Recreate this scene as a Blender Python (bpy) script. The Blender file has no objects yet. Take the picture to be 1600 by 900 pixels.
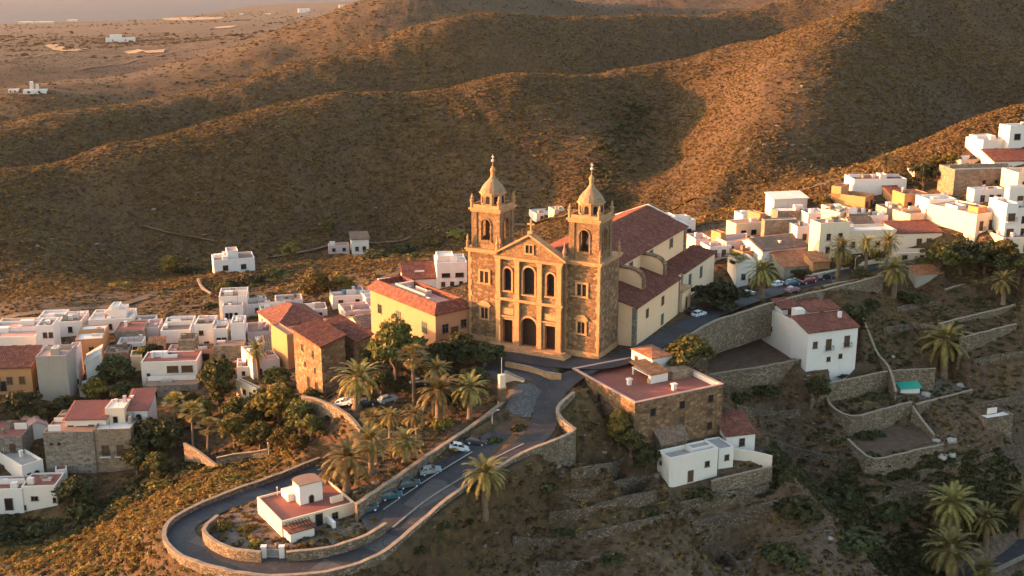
import bpy, bmesh, math, random
import numpy as np
from mathutils import Vector, Matrix
R = math.radians
rng = np.random.default_rng(7)
random.seed(11)
scene = bpy.context.scene
COL = scene.collection

# ---------------------------------------------------------------- camera
TH = R(15.5); FPX = 1800.0; HC = 73.0
CT, ST = math.cos(TH), math.sin(TH)
cam = bpy.data.cameras.new('camera'); cam_o = bpy.data.objects.new('camera', cam); COL.objects.link(cam_o)
cam_o.location = (0, 0, HC); cam_o.rotation_euler = (math.pi/2 - TH, 0, 0)
cam.sensor_width = 36; cam.lens = 36*FPX/1600; cam.clip_start = 1; cam.clip_end = 90000
scene.camera = cam_o

def ray(u, v):
    a = (u-800)/FPX; b = -(v-450)/FPX
    return (a, b*ST+CT, b*CT-ST)
def PZ(u, v, z):
    a, y, d = ray(u, v); t = (z-HC)/d
    return Vector((a*t, y*t, z))
def PY(u, v, Y):
    a, y, d = ray(u, v); t = Y/y
    return Vector((a*t, Y, HC+d*t))
def proj(p):
    x, y, z = p[0], p[1], p[2]-HC
    dep = y*CT - z*ST
    return (800+FPX*x/dep, 450-FPX*(y*ST+z*CT)/dep)

def solve_len(P, ang, du, u0):
    d = Vector((math.cos(ang), math.sin(ang), 0)); lo, hi = .2, 60.0
    for _ in range(40):
        m = (lo+hi)/2
        if abs(proj(P+d*m)[0]-u0) < abs(du): lo = m
        else: hi = m
    return lo

# ---------------------------------------------------------------- object helpers
def tag(o, label=None, cat=None, group=None, kind=None):
    if label: o['label'] = label
    if cat: o['category'] = cat
    if group: o['group'] = group
    if kind: o['kind'] = kind
    return o
def thing(name, label, cat, loc=(0, 0, 0), rz=0.0, group=None):
    o = bpy.data.objects.new(name, None); COL.objects.link(o)
    o.location = loc; o.rotation_euler = (0, 0, rz); o.empty_display_size = .5
    return tag(o, label, cat, group)
class MB:
    """collects verts and faces (with a material slot) for ONE mesh object"""
    def __init__(s): s.v = []; s.f = []; s.m = []; s.smooth = False
    def add(s, vs, fs, m=0):
        k = len(s.v); s.v.extend([tuple(p) for p in vs])
        for f in fs: s.f.append(tuple(i+k for i in f)); s.m.append(m)
        return s
    def box(s, x0, x1, y0, y1, z0, z1, m=0):
        return s.add([(x0,y0,z0),(x1,y0,z0),(x1,y1,z0),(x0,y1,z0),(x0,y0,z1),(x1,y0,z1),(x1,y1,z1),(x0,y1,z1)],
              [(0,3,2,1),(4,5,6,7),(0,1,5,4),(1,2,6,5),(2,3,7,6),(3,0,4,7)], m)
    def prism(s, pts, z0, z1, m=0):
        n = len(pts)
        s.add([(p[0],p[1],z0) for p in pts]+[(p[0],p[1],z1) for p in pts],
              [tuple(range(n-1,-1,-1)), tuple(range(n,2*n))]+[(i,(i+1)%n,n+(i+1)%n,n+i) for i in range(n)], m)
        return s
    def lathe(s, prof, n=16, c=(0,0), m=0, a0=0.0):
        vs = []; fs = []
        for (r, z) in prof:
            for i in range(n):
                a = a0+2*math.pi*i/n; vs.append((c[0]+r*math.cos(a), c[1]+r*math.sin(a), z))
        for j in range(len(prof)-1):
            for i in range(n):
                fs.append((j*n+i, j*n+(i+1)%n, (j+1)*n+(i+1)%n, (j+1)*n+i))
        fs.append(tuple(range(n-1,-1,-1))); k = (len(prof)-1)*n; fs.append(tuple(range(k,k+n)))
        return s.add(vs, fs, m)
    def tube(s, pts, rads, n=8, m=0):
        vs = []; fs = []; pts = [Vector(p) for p in pts]
        for i, p in enumerate(pts):
            t = (pts[min(i+1,len(pts)-1)]-pts[max(i-1,0)]).normalized()
            a = t.cross(Vector((0.31,0.95,0.05))).normalized(); b = t.cross(a)
            for k in range(n):
                w = 2*math.pi*k/n; q = p+(a*math.cos(w)+b*math.sin(w))*rads[i]; vs.append(tuple(q))
        for j in range(len(pts)-1):
            for i in range(n): fs.append((j*n+i, j*n+(i+1)%n, (j+1)*n+(i+1)%n, (j+1)*n+i))
        fs.append(tuple(range(n-1,-1,-1))); k=(len(pts)-1)*n; fs.append(tuple(range(k,k+n)))
        return s.add(vs, fs, m)
    def mesh(s, name, mats):
        me = bpy.data.meshes.new(name); me.from_pydata(s.v, [], s.f)
        for m in (mats if isinstance(mats, (list, tuple)) else [mats]): me.materials.append(m)
        if any(s.m): me.polygons.foreach_set('material_index', s.m)
        if s.smooth: me.polygons.foreach_set('use_smooth', [True]*len(s.f))
        me.update(); return me
    def build(s, name, mats, parent=None, loc=None, rz=None):
        o = bpy.data.objects.new(name, s.mesh(name, mats)); COL.objects.link(o)
        if parent is not None: o.parent = parent
        if loc is not None: o.location = loc
        if rz is not None: o.rotation_euler = (0, 0, rz)
        return o
def npmesh(name, V, F, mats, midx=None, smooth=False):
    """V (n,3), F (m,k) numpy -> mesh"""
    V = np.asarray(V, np.float32); F = np.asarray(F, np.int32); me = bpy.data.meshes.new(name)
    me.vertices.add(len(V)); me.vertices.foreach_set('co', V.ravel())
    k = F.shape[1]; me.loops.add(F.size); me.loops.foreach_set('vertex_index', F.ravel())
    me.polygons.add(len(F)); me.polygons.foreach_set('loop_start', np.arange(0, F.size, k, dtype=np.int32))
    for m in (mats if isinstance(mats, (list, tuple)) else [mats]): me.materials.append(m)
    if midx is not None: me.polygons.foreach_set('material_index', np.asarray(midx, np.int32))
    if smooth: me.polygons.foreach_set('use_smooth', np.ones(len(F), bool))
    me.update(calc_edges=True); me.validate(); return me
def link(name, me, parent=None, loc=None, rz=None, sc=None):
    o = bpy.data.objects.new(name, me); COL.objects.link(o)
    if parent is not None: o.parent = parent
    if loc is not None: o.location = loc
    if rz is not None: o.rotation_euler = (0, 0, rz)
    if sc is not None: o.scale = (sc,)*3 if not hasattr(sc, '__len__') else sc
    return o
def copy_tree(o, parent=None):
    c = o.copy(); COL.objects.link(c)
    if parent is not None: c.parent = parent
    for ch in list(o.children): copy_tree(ch, c)
    return c

# ---------------------------------------------------------------- material helpers
class NT:
    def __init__(s, name):
        s.mat = bpy.data.materials.new(name); s.mat.use_nodes = True
        s.t = s.mat.node_tree; s.t.nodes.clear()
        s.out = s.n('ShaderNodeOutputMaterial'); s.bs = s.n('ShaderNodeBsdfPrincipled')
        s.l(s.bs.outputs[0], s.out.inputs[0]); s.bs.inputs['Specular IOR Level'].default_value = .2
        s.tc = s.n('ShaderNodeTexCoord')
    def n(s, t, **kw):
        x = s.t.nodes.new(t)
        for k, v in kw.items(): setattr(x, k, v)
        return x
    def l(s, a, b): s.t.links.new(a, b)
    def put(s, sock, v):
        if isinstance(v, bpy.types.NodeSocket): s.l(v, sock)
        elif isinstance(v, tuple) and len(v) == 3: sock.default_value = (*v, 1)
        else: sock.default_value = v
    def noise(s, scale, detail=5, rough=.6, vec=None, dist=0.0):
        x = s.n('ShaderNodeTexNoise'); x.inputs['Scale'].default_value = scale; x.inputs['Detail'].default_value = detail
        x.inputs['Roughness'].default_value = rough; x.inputs['Distortion'].default_value = dist
        s.l(vec or s.pos(), x.inputs['Vector']); return x.outputs[0]
    def pos(s):
        if not hasattr(s, '_p'): s._p = s.n('ShaderNodeNewGeometry').outputs['Position']
        return s._p
    def obj(s): return s.tc.outputs['Object']
    def voro(s, scale, vec=None, feature='F1', out=0, rnd=1.0):
        x = s.n('ShaderNodeTexVoronoi'); x.feature = feature; x.inputs['Scale'].default_value = scale
        x.inputs['Randomness'].default_value = rnd
        s.l(vec or s.pos(), x.inputs['Vector']); return x.outputs[out]
    def ramp(s, fac, stops):
        x = s.n('ShaderNodeValToRGB'); e = x.color_ramp.elements
        while len(e) < len(stops): e.new(.5)
        for q, (p, c) in zip(e, stops):
            q.position = p; q.color = (*c, 1) if isinstance(c, tuple) else (c, c, c, 1)
        s.l(fac, x.inputs[0]); return x.outputs[0]
    def mix(s, fac, a, b, blend='MIX'):
        x = s.n('ShaderNodeMix', data_type='RGBA', blend_type=blend)
        s.put(x.inputs[0], fac); s.put(x.inputs[6], a); s.put(x.inputs[7], b); return x.outputs[2]
    def math(s, op, a, b=0.0):
        x = s.n('ShaderNodeMath', operation=op); s.put(x.inputs[0], a); s.put(x.inputs[1], b); return x.outputs[0]
    def rnd(s): return s.n('ShaderNodeObjectInfo').outputs['Random']
    def bump(s, h, strength=.4, dist=.1):
        x = s.n('ShaderNodeBump'); x.inputs['Strength'].default_value = strength; x.inputs['Distance'].default_value = dist
        s.l(h, x.inputs['Height']); s.l(x.outputs[0], s.bs.inputs['Normal'])
    def done(s, col, rough=.85):
        s.put(s.bs.inputs['Base Color'], col); s.put(s.bs.inputs['Roughness'], rough); return s.mat
def flat(name, c, rough=.8, var=.25, scale=1.5):
    t = NT(name); n = t.noise(scale, 6, .65)
    d = tuple(x*(1-var) for x in c); b = tuple(min(1, x*(1+var*.4)) for x in c)
    return t.done(t.ramp(n, [(.3, d), (.7, b)]), rough)
def plaster(name, c, stain=.25):
    """painted render: vertical rain streaks, patchy repairs, slight variation from house to house"""
    t = NT(name)
    mp = t.n('ShaderNodeMapping'); mp.inputs['Scale'].default_value = (.9, .9, .16); t.l(t.pos(), mp.inputs[0])
    st = t.noise(1.0, 6, .7, mp.outputs[0]); pt = t.noise(.35, 5, .6); fine = t.noise(5, 4, .6)
    dark = tuple(x*(1-stain)*k for x, k in zip(c, (.97, .93, .86)))
    c1 = t.mix(t.ramp(st, [(.5, 0.0), (.85, .55)]), c, dark)
    c2 = t.mix(t.ramp(pt, [(.5, 0.0), (.72, .55)]), c1, tuple(x*.86 for x in c))
    c3 = t.mix(t.ramp(fine, [(.3, .22), (.6, 0.0)]), c2, tuple(x*.7 for x in c))
    if name == 'white_plaster': c3 = t.mix(t.ramp(t.rnd(), [(.25, 0.0), (1.0, .85)]), c3, t.mix(t.ramp(pt, [(.4, 0.0), (.6, 1.0)]), (.50,.41,.33), (.58,.47,.37)))
    hs = t.n('ShaderNodeHueSaturation'); t.l(c3, hs.inputs['Color'])
    t.put(hs.inputs['Value'], t.math('ADD', t.math('MULTIPLY', t.rnd(), .16), .88))
    t.bump(fine, .25, .05)
    return t.done(hs.outputs[0], .85)
def stone(name, dark, mid, light, scale=1.6, mortar=(.2,.17,.13), bump=.6):
    t = NT(name)
    mp = t.n('ShaderNodeMapping'); mp.inputs['Scale'].default_value = (1, 1, 1.5); t.l(t.pos(), mp.inputs[0])
    wob = t.n('ShaderNodeVectorMath', operation='ADD'); nz = t.n('ShaderNodeTexNoise'); nz.inputs['Scale'].default_value = 1.3
    t.l(mp.outputs[0], nz.inputs['Vector']); sc = t.n('ShaderNodeVectorMath', operation='SCALE'); sc.inputs['Scale'].default_value = .5
    t.l(nz.outputs['Color'], sc.inputs[0]); t.l(mp.outputs[0], wob.inputs[0]); t.l(sc.outputs[0], wob.inputs[1])
    cell = t.voro(scale, wob.outputs[0], out=1); edge = t.voro(scale, wob.outputs[0], 'DISTANCE_TO_EDGE')
    sep = t.n('ShaderNodeSeparateColor'); t.l(cell, sep.inputs[0])
    base = t.ramp(sep.outputs[0], [(.0, dark), (.5, mid), (1.0, light)])
    big = t.noise(.22, 5, .6); base = t.mix(t.ramp(big, [(.35, .55), (.65, 0.0)]), base, tuple(x*.55 for x in mid))
    e = t.ramp(edge, [(.02, 0.0), (.09, 1.0)])
    col = t.mix(e, mortar, base); fine = t.noise(6, 5, .7)
    col = t.mix(t.ramp(fine, [(.3, .35), (.65, 0.0)]), col, tuple(x*.5 for x in dark))
    t.bump(t.math('ADD', t.math('MULTIPLY', e, .6), fine), bump, .12)
    return t.done(col, .9)
# ================================================================ TERRAIN
# world points of the relief (read off as pixel + known height, or pixel + distance)
CP = []
def cz(u, v, z): CP.append(tuple(PZ(u, v, z)))
def cy(u, v, Y): CP.append(tuple(PY(u, v, Y)))
def cw(x, y, z): CP.append((x, y, z))
def ridge(pts, step=40):
    """a crest line: pixels with distances, densified"""
    P = [PY(*p) for p in pts]; L = [0]
    for a, b in zip(P, P[1:]):
        n = max(1, int((b-a).length/step))
        for k in range(n): CP.append(tuple(a.lerp(b, k/n)))
    CP.append(tuple(P[-1]))
# spur, church, village on the right
for u, v, z in [(733,527,0),(850,545,0),(935,560,0),(880,590,-.5),(1000,545,0),(1085,500,0),(1100,505,0),(1240,465,1.5),(1370,432,3),
    (1500,405,6),(1600,390,8),(1060,420,1),(1110,340,2),(1200,400,4),(1330,300,12),(1330,380,6),(1450,340,11),(1580,220,26),(1600,300,17),
    (1460,280,16),(1240,330,7),(1000,400,0),(1590,250,22),
    # road and hairpin
    (850,650,-3),(800,700,-4),(700,770,-6),(600,830,-8),(500,875,-9),(400,880,-9.5),(300,850,-10),(275,815,-10),(330,785,-10.5),(400,765,-11),(470,737,-12),
    (600,640,-3),(660,610,-2),(540,640,-4),(640,690,-5),(560,730,-8),(720,640,-3),(460,820,-9),
    # right flank of the spur
    (850,758,-10.5),(905,710,-5.2),(868,722,-6.0),(945,722,-8.5),(900,768,-12.5),(820,740,-6.8),(780,770,-8.5),(850,850,-19),(760,850,-15),(700,900,-17),(900,900,-23),(980,820,-22),(1100,880,-30),(1250,800,-31),(1400,850,-38),(1590,860,-38),(1540,890,-38.5),
    (990,705,-9),(1126,695,-11),(900,625,-1.5),(930,690,-7),(1040,757,-13),(1205,735,-14.5),(1200,690,-13),(1000,770,-17),(1180,800,-24),
    (1258,582,-9.5),(1337,575,-10),(1205,520,-8),(1170,540,-8),(1120,590,-9),(1200,610,-13),(1230,640,-17),(1290,690,-20),(1150,650,-12),
    (1400,640,-16),(1530,610,-16),(1300,630,-15),(1400,700,-20),(1460,690,-20),(1500,522,-5.5),(1560,480,-3),(1400,520,-6.5),(1390,560,-10),(1600,560,-10),
    (1580,650,-18),(1450,750,-25.5),(1350,760,-25.5),(1600,740,-31),(1430,450,-.5),(1540,430,3),(1480,480,-2.4),
    # left flank and left village
    (505,615,-7),(685,540,-1),(300,560,-12),(60,600,-14),(100,520,-13),(400,470,-12),(640,440,-6),(350,425,-16),(560,395,-14),(450,440,-15),
    (420,640,-12),(250,700,-20),(75,740,-22),(400,715,-14.5),(150,820,-25),(20,830,-28),(100,880,-20),(200,880,-15),(0,890,-23),(60,800,-26),(330,740,-14.5),(230,800,-17),
    (230,600,-14),(160,640,-18),(0,700,-20),(0,560,-14),(480,560,-9),(560,530,-8),(600,480,-8),(200,490,-15),
    # valley floor and foot of the hill
    (0,480,-16),(150,450,-17),(0,435,-18),(200,410,-19),(300,395,-18.5),(450,380,-17.5),(600,350,-16),(730,345,-14),(860,335,-11),(950,330,-8),(1060,325,-4),(1140,318,1)]:
    cz(u, v, z)
for u, v, Y in [(1220,302,340),(1300,275,338),(1400,245,335),(1500,200,335),(1600,165,338),
    # a nose comes down from the right-hand summit: sunny on its left, shady on its right
    (1350,18,490),(1290,45,470),(1225,85,450),(1190,125,432),(1170,180,408),(1150,240,382),(1125,285,366),
    (1050,150,482),(1060,200,455),(1040,262,420),(1010,310,388),(960,230,428),(940,295,392),
    (1600,20,560),(1600,90,505),(1480,60,520),(1480,140,450),(1560,-15,600)]:
    cy(u, v, Y)
for x, y, z in [(150,385,9),(200,390,3),(250,420,2),(260,500,18),(300,600,30),(110,372,9)]: cw(x, y, z)
ridge([(-150,305,380),(0,268,398),(170,228,418),(320,193,435),(430,163,447),(520,145,455),(600,143,460),(690,140,466),(780,116,482),(900,111,495),(1000,103,500),(1100,80,505),(1190,57,508),(1300,28,512),(1394,2,520),(1500,-28,560)], 25)
# dip behind the main ridge, then the second ridge
for x, y, z in [(-205,432,-17),(-165,462,-15),(-115,500,-11),(-60,528,-5),(0,552,0),(70,585,6),(150,632,18)]: cw(x, y, z)
ridge([(-100,240,455),(0,221,472),(90,192,492),(150,174,507),(260,159,527),(380,134,548),(500,92,572),(594,67,587),(661,47,597),(725,32,607),(781,26,614),(875,34,634),(950,34,648),(1100,22,676),(1210,0,705),(1330,-30,735)], 30)
for x, y, z in [(-340,560,-48),(-270,620,-48),(-190,660,-42),(-120,690,-30),(-50,720,-14),(20,750,0),(90,780,8)]: cw(x, y, z)
ridge([(-100,175,730),(0,152,755),(100,139,780),(260,119,812),(330,104,828),(400,79,850),(487,41,885),(560,9,915),(650,-25,960),(760,-60,1050)], 45)
for x, y, z in [(-600,960,-75),(-420,1060,-72),(-250,1130,-55),(-120,1200,-25)]: cw(x, y, z)
ridge([(700,5,1300),(770,-25,1350),(850,-50,1400),(1000,-50,1300),(1200,-60,1300)], 70)
for u, v, Y in [(835,8,1150),(870,22,1010),(905,15,1040)]: cy(u, v, Y)
for u, v, Y in [(0,105,1350),(0,60,2600),(180,62,2300),(400,40,2850),(240,80,1680),(300,60,2400),(540,9,5600),(480,14,5200),(400,19,5200),(200,31,4650),(0,36,4350),(-200,44,4000),(560,2,6500)]:
    cy(u, v, Y)
for x, y, z in [(-2500,5200,-122),(-1500,6000,-124),(-600,7500,-126),(300,9000,-124),(1500,9000,-60),(2500,6000,60),(2500,3000,120),(1000,2000,110),(600,1200,95),(400,700,75),(1200,600,110),
    (300,450,55),(240,320,32),(200,240,10),(180,180,-20),(160,120,-40),(600,200,20),(600,0,-20),(-1500,300,-70),(-2500,1500,-100),(-2500,3500,-121),
    # left of the frame: a low rise that keeps the evening sun off the hollow
    (-128,190,-22),(-126,214,-9.5),(-135,172,-29),(-125,232,-13),(-160,205,-20),(-170,260,-28),(-200,180,-30),(-140,280,-18),(-190,340,-26),(-230,420,-26),(-300,300,-45),(-120,140,-34),
    (-80,120,-28),(-40,105,-22),(0,110,-26),(40,110,-40),(100,120,-50),(0,60,-45),(0,0,-55),(-150,40,-60),(150,40,-70),(0,-150,-75),(-40,138,-13.5),(0,140,-17)]:
    cw(x, y, z)
CP = np.array(CP)
def warp(x, y):
    yw = np.sqrt(np.maximum(y, 0)**2 + 90.0**2)
    return np.stack([x/yw*1.6, np.log(yw)*1.6], -1)
def tps_fit(P, z, lam=2e-4):
    n = len(P); d = np.linalg.norm(P[:,None]-P[None], axis=2)
    K = np.where(d > 0, d**2*np.log(d+1e-12), 0)+np.eye(n)*lam
    Q = np.c_[np.ones(n), P]; A = np.zeros((n+3, n+3)); A[:n,:n] = K; A[:n,n:] = Q; A[n:,:n] = Q.T
    return np.linalg.solve(A, np.r_[z, 0, 0, 0])
_q = warp(CP[:,0], CP[:,1]); _w = tps_fit(_q, CP[:,2])
def tps(x, y):
    p = warp(x, y); out = np.empty(len(p)); n = len(_q)
    for k in range(0, len(p), 20000):
        b = p[k:k+20000]; d2 = ((b[:,None]-_q[None])**2).sum(2)
        out[k:k+20000] = (0.5*d2*np.log(d2+1e-12))@_w[:n]+_w[n]+b@_w[n+1:]
    return out
def axis(segs):
    a = [segs[0][0]]
    for lo, hi, s0, s1 in segs:
        while a[-1] < hi-1e-6:
            f = (a[-1]-lo)/(hi-lo); a.append(min(hi, a[-1]+s0+(s1-s0)*f))
    return np.array(a)
GX = axis([(-7000,-900,420,90),(-900,-260,60,8),(-260,-125,6,1.2),(-125,140,.8,.8),(140,280,1.2,6),(280,900,8,60),(900,7000,90,420)])
GY = axis([(-500,60,60,10),(60,125,5,1.2),(125,300,.8,.8),(300,480,1.1,1.8),(480,820,2.2,4),(820,1500,5,14),(1500,9500,18,240)])
XX, YY = np.meshgrid(GX, GY)
def vnoise(x, y, seed):
    xi = np.floor(x).astype(np.int64); yi = np.floor(y).astype(np.int64); fx = x-xi; fy = y-yi
    fx = fx*fx*fx*(fx*(fx*6-15)+10); fy = fy*fy*fy*(fy*(fy*6-15)+10)
    def h(a, b):
        k = (a*374761393+b*668265263+seed*974711) & 0xffffffff; k = ((k^(k>>13))*1274126177) & 0xffffffff
        return ((k^(k>>16)) & 0xffff)/65535.0*2-1
    return (h(xi,yi)*(1-fx)+h(xi+1,yi)*fx)*(1-fy)+(h(xi,yi+1)*(1-fx)+h(xi+1,yi+1)*fx)*fy
def fbm(x, y, sc, seed, oct=4):
    o = 0; a = 1.0
    for k in range(oct): o = o+a*vnoise(x/sc*2**k+17.3*k, y/sc*2**k-9.1*k, seed+k); a *= .5
    return o
HH = tps(XX.ravel(), YY.ravel()).reshape(XX.shape)
NZ = np.clip((YY-300)/250, 0, 1)                    # natural relief grows away from the village
wild = np.clip(NZ*1.0+.10, 0, 1)
HH += fbm(XX, YY, 70, 3, 5)*(.5+2.2*NZ)*np.clip(1-(YY-1500)/4000, .3, 1) + fbm(XX, YY, 6, 31, 3)*(.16+.25*NZ)
# gullies down the hill flanks
gul = np.abs(fbm(XX*1.0+.55*YY, (YY-.35*XX)*.28, 42, 77, 3)); HH -= np.clip(.35-gul, 0, 1)*1.6*np.clip((YY-350)/60, 0, 1)*np.clip(1-(YY-2000)/2000, 0, 1)

# ---- carving: pads and road beds
def seg_dist(px, py, A, B):
    d = B-A; L2 = d.x*d.x+d.y*d.y+1e-9
    t = np.clip(((px-A.x)*d.x+(py-A.y)*d.y)/L2, 0, 1)
    return np.hypot(px-(A.x+t*d.x), py-(A.y+t*d.y)), t
def bbox_idx(P, m):
    xs = [p.x for p in P]; ys = [p.y for p in P]
    i = np.searchsorted(GX, [min(xs)-m, max(xs)+m]); j = np.searchsorted(GY, [min(ys)-m, max(ys)+m])
    return slice(j[0], j[1]+1), slice(i[0], i[1]+1)
def inside(px, py, P):
    c = np.zeros(px.shape, bool); n = len(P)
    for i in range(n):
        a, b = P[i], P[i-1]
        m = ((a.y > py) != (b.y > py)) & (px < (b.x-a.x)*(py-a.y)/(b.y-a.y+1e-12)+a.x); c ^= m
    return c
def smooth(t): t = np.clip(t, 0, 1); return t*t*(3-2*t)
def pad(P, fall=3.0, drop=.0):
    """flat (or plane) terrace inside the polygon P (3D points), blended over `fall` metres outside"""
    s = bbox_idx(P, fall+2); x, y = XX[s], YY[s]
    A = np.array([[p.x, p.y, 1] for p in P]); c = np.linalg.lstsq(A, np.array([p.z for p in P]), rcond=None)[0]
    pz = c[0]*x+c[1]*y+c[2]-drop; d = np.full(x.shape, 1e9)
    for i in range(len(P)): d = np.minimum(d, seg_dist(x, y, P[i-1], P[i])[0])
    d[inside(x, y, P)] = 0; w = 1-smooth(d/fall); HH[s] = HH[s]*(1-w)+pz*w
def bed(P, half, fall=2.5, drop=.12):
    s = bbox_idx(P, half+fall+3); x, y = XX[s], YY[s]; bd = np.full(x.shape, 1e9); bz = np.zeros(x.shape)
    for a, b in zip(P, P[1:]):
        d, t = seg_dist(x, y, a, b); m = d < bd; bd[m] = d[m]; bz[m] = (a.z+t*(b.z-a.z))[m]
    w = 1-smooth((bd-half)/fall); HH[s] = HH[s]*(1-w)+(bz-drop)*w
def spline(P, step=1.5):
    """Catmull-Rom through 3D points"""
    out = []; n = len(P)
    for i in range(n-1):
        p0, p1, p2, p3 = P[max(i-1,0)], P[i], P[i+1], P[min(i+2,n-1)]
        k = max(1, int((p2-p1).length/step))
        for j in range(k):
            t = j/k; out.append(.5*((2*p1)+(p2-p0)*t+(2*p0-5*p1+4*p2-p3)*t*t+(3*p1-p0-3*p2+p3)*t**3))
    out.append(P[-1].copy()); return out
# ---- pads
def PP(l): return [PZ(*q) for q in l]
pad(PP([(690,548,-.3),(733,527,0),(850,400,0),(1075,400,.3),(1110,470,0),(1090,497,0),(1000,552,0),(965,578,0),(890,604,-.6),(850,606,-.6),(790,600,-.6),(735,585,-.6)]), 4)
pad(PP([(540,640,-3.6),(640,604,-2.6),(740,585,-1.6),(785,600,-1.8),(783,634,-2.6),(705,690,-3.7),(640,740,-5),(575,770,-6.2),(560,700,-5.2),(556,668,-4.3)]), 3)
pad(PP([(790,655,-3.2),(822,694,-3.9),(714,754,-5.8),(613,826,-8),(580,842,-8.4),(562,806,-7.9),(640,750,-6.2),(740,690,-4.3)]), 1.2, .1)
pad(PP([(600,822,-8.3),(523,857,-8.9),(447,866,-9.2),(367,862,-9.4),(322,838,-9.6),(326,814,-9.7),(400,780,-9.6),(470,757,-9.2),(555,800,-8)]), 1.5)
ROAD = spline(PP([(925,572,-.1),(888,592,-.6),(862,618,-1.5),(853,648,-2.5),(842,676,-3.2),(806,706,-4.1),(750,740,-5.2),(697,772,-6.3),(638,817,-7.7),(590,849,-8.7),(530,873,-9.2),
      (450,885,-9.5),(375,879,-9.8),(312,860,-10.1),(281,836,-10.4),(292,815,-10.6),(340,792,-10.8),(405,769,-11.1),(458,749,-11.4),(500,730,-11.4)]))
bed(ROAD, 3.0, 2.2)
SIDE = spline(PP([(790,556,0),(860,566,0),(925,570,0),(970,562,0),(1020,538,0),(1080,505,0),(1140,478,.2),(1210,455,1),(1300,432,2.3),(1375,414,3.4),(1440,404,4.6),(1500,398,5.6)]))
bed(SIDE, 3.2, 1.5)
YARD = PP([(1098,588,-8.6),(1258,562,-8.6),(1205,523,-8),(1118,538,-8)])
pad(YARD, 1.2)
pad(PP([(1258,582,-9.8),(1337,577,-10),(1330,540,-9),(1215,520,-8)]), 2)
pad(PP([(1296,634,-15.2),(1332,652,-15.6),(1425,630,-15.6),(1400,606,-14.6),(1300,606,-14.6)]), 1.0)
pad(PP([(1432,632,-16),(1518,611,-16),(1480,585,-14.8),(1402,606,-14.8)]), 1.0)
pad(PP([(1330,690,-19.6),(1368,716,-20.2),(1474,693,-20.2),(1440,665,-19.2),(1350,672,-19.2)]), 5.0)
pad(PP([(1467,503,-4),(1590,474,-2.6),(1590,455,-1.4),(1470,480,-2.6)]), 1.2)
pad(PP([(1480,452,0),(1545,438,1.4),(1560,420,2.8),(1480,430,1.6)]), 1.2)
pad(PP([(900,742,-11),(1000,722,-11),(990,712,-9.6),(900,722,-9)]), 1.2)
pad(PP([(915,800,-17.5),(1022,770,-17),(1000,748,-15),(905,772,-15)]), 1.2)
pad(PP([(1022,770,-13.7),(1212,742,-14.3),(1205,705,-13),(1130,690,-11.5),(1020,715,-11.5)]), 4.0)
pad(PP([(1060,792,-16.8),(1200,768,-17.4),(1215,752,-16.6),(1060,778,-15.6)]), 3)
# the stone mansion is dug into the bank: lower ground round its foot
_m = PZ(990,706,-9.2); _a = R(29); _lx = solve_len(_m, _a, 136, 990); _ly = solve_len(_m, _a+math.pi/2, -96, 990)
_dx = Vector((math.cos(_a), math.sin(_a), 0)); _dy = Vector((-math.sin(_a), math.cos(_a), 0))
def _mp(x, y, z): q = _m+_dx*x+_dy*y; return Vector((q.x, q.y, z))
pad([_mp(-1.5,-1.5,-9.4), _mp(_lx+.5,-1.5,-10.2), _mp(_lx+.5,_ly+.3,-4.6), _mp(-1.5,_ly+.3,-3.8)], 2.0)
# beds of the sloping house plots are blended in by the houses' own foundations

def Hs(x, y):
    """height of the finished ground"""
    i = min(max(int(np.searchsorted(GX, x))-1, 0), len(GX)-2); j = min(max(int(np.searchsorted(GY, y))-1, 0), len(GY)-2)
    fx = (x-GX[i])/(GX[i+1]-GX[i]); fy = (y-GY[j])/(GY[j+1]-GY[j])
    return float((HH[j,i]*(1-fx)+HH[j,i+1]*fx)*(1-fy)+(HH[j+1,i]*(1-fx)+HH[j+1,i+1]*fx)*fy)
def Hv(x, y):
    i = np.clip(np.searchsorted(GX, x)-1, 0, len(GX)-2); j = np.clip(np.searchsorted(GY, y)-1, 0, len(GY)-2)
    fx = (x-GX[i])/(GX[i+1]-GX[i]); fy = (y-GY[j])/(GY[j+1]-GY[j])
    return (HH[j,i]*(1-fx)+HH[j,i+1]*fx)*(1-fy)+(HH[j+1,i]*(1-fx)+HH[j+1,i+1]*fx)*fy
def G(u, v, lo=115, hi=7000):
    """where the sight line through a pixel meets the ground"""
    a, y, d = ray(u, v); Y = lo
    while Y < hi:
        t = Y/y
        if HC+d*t <= Hs(a*t, Y):
            l, h = Y/1.01, Y
            for _ in range(18):
                m = (l+h)/2; t = m/y
                if HC+d*t <= Hs(a*t, m): h = m
                else: l = m
            t = h/y; return Vector((a*t, h, Hs(a*t, h)))
        Y *= 1.006
    return None

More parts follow.
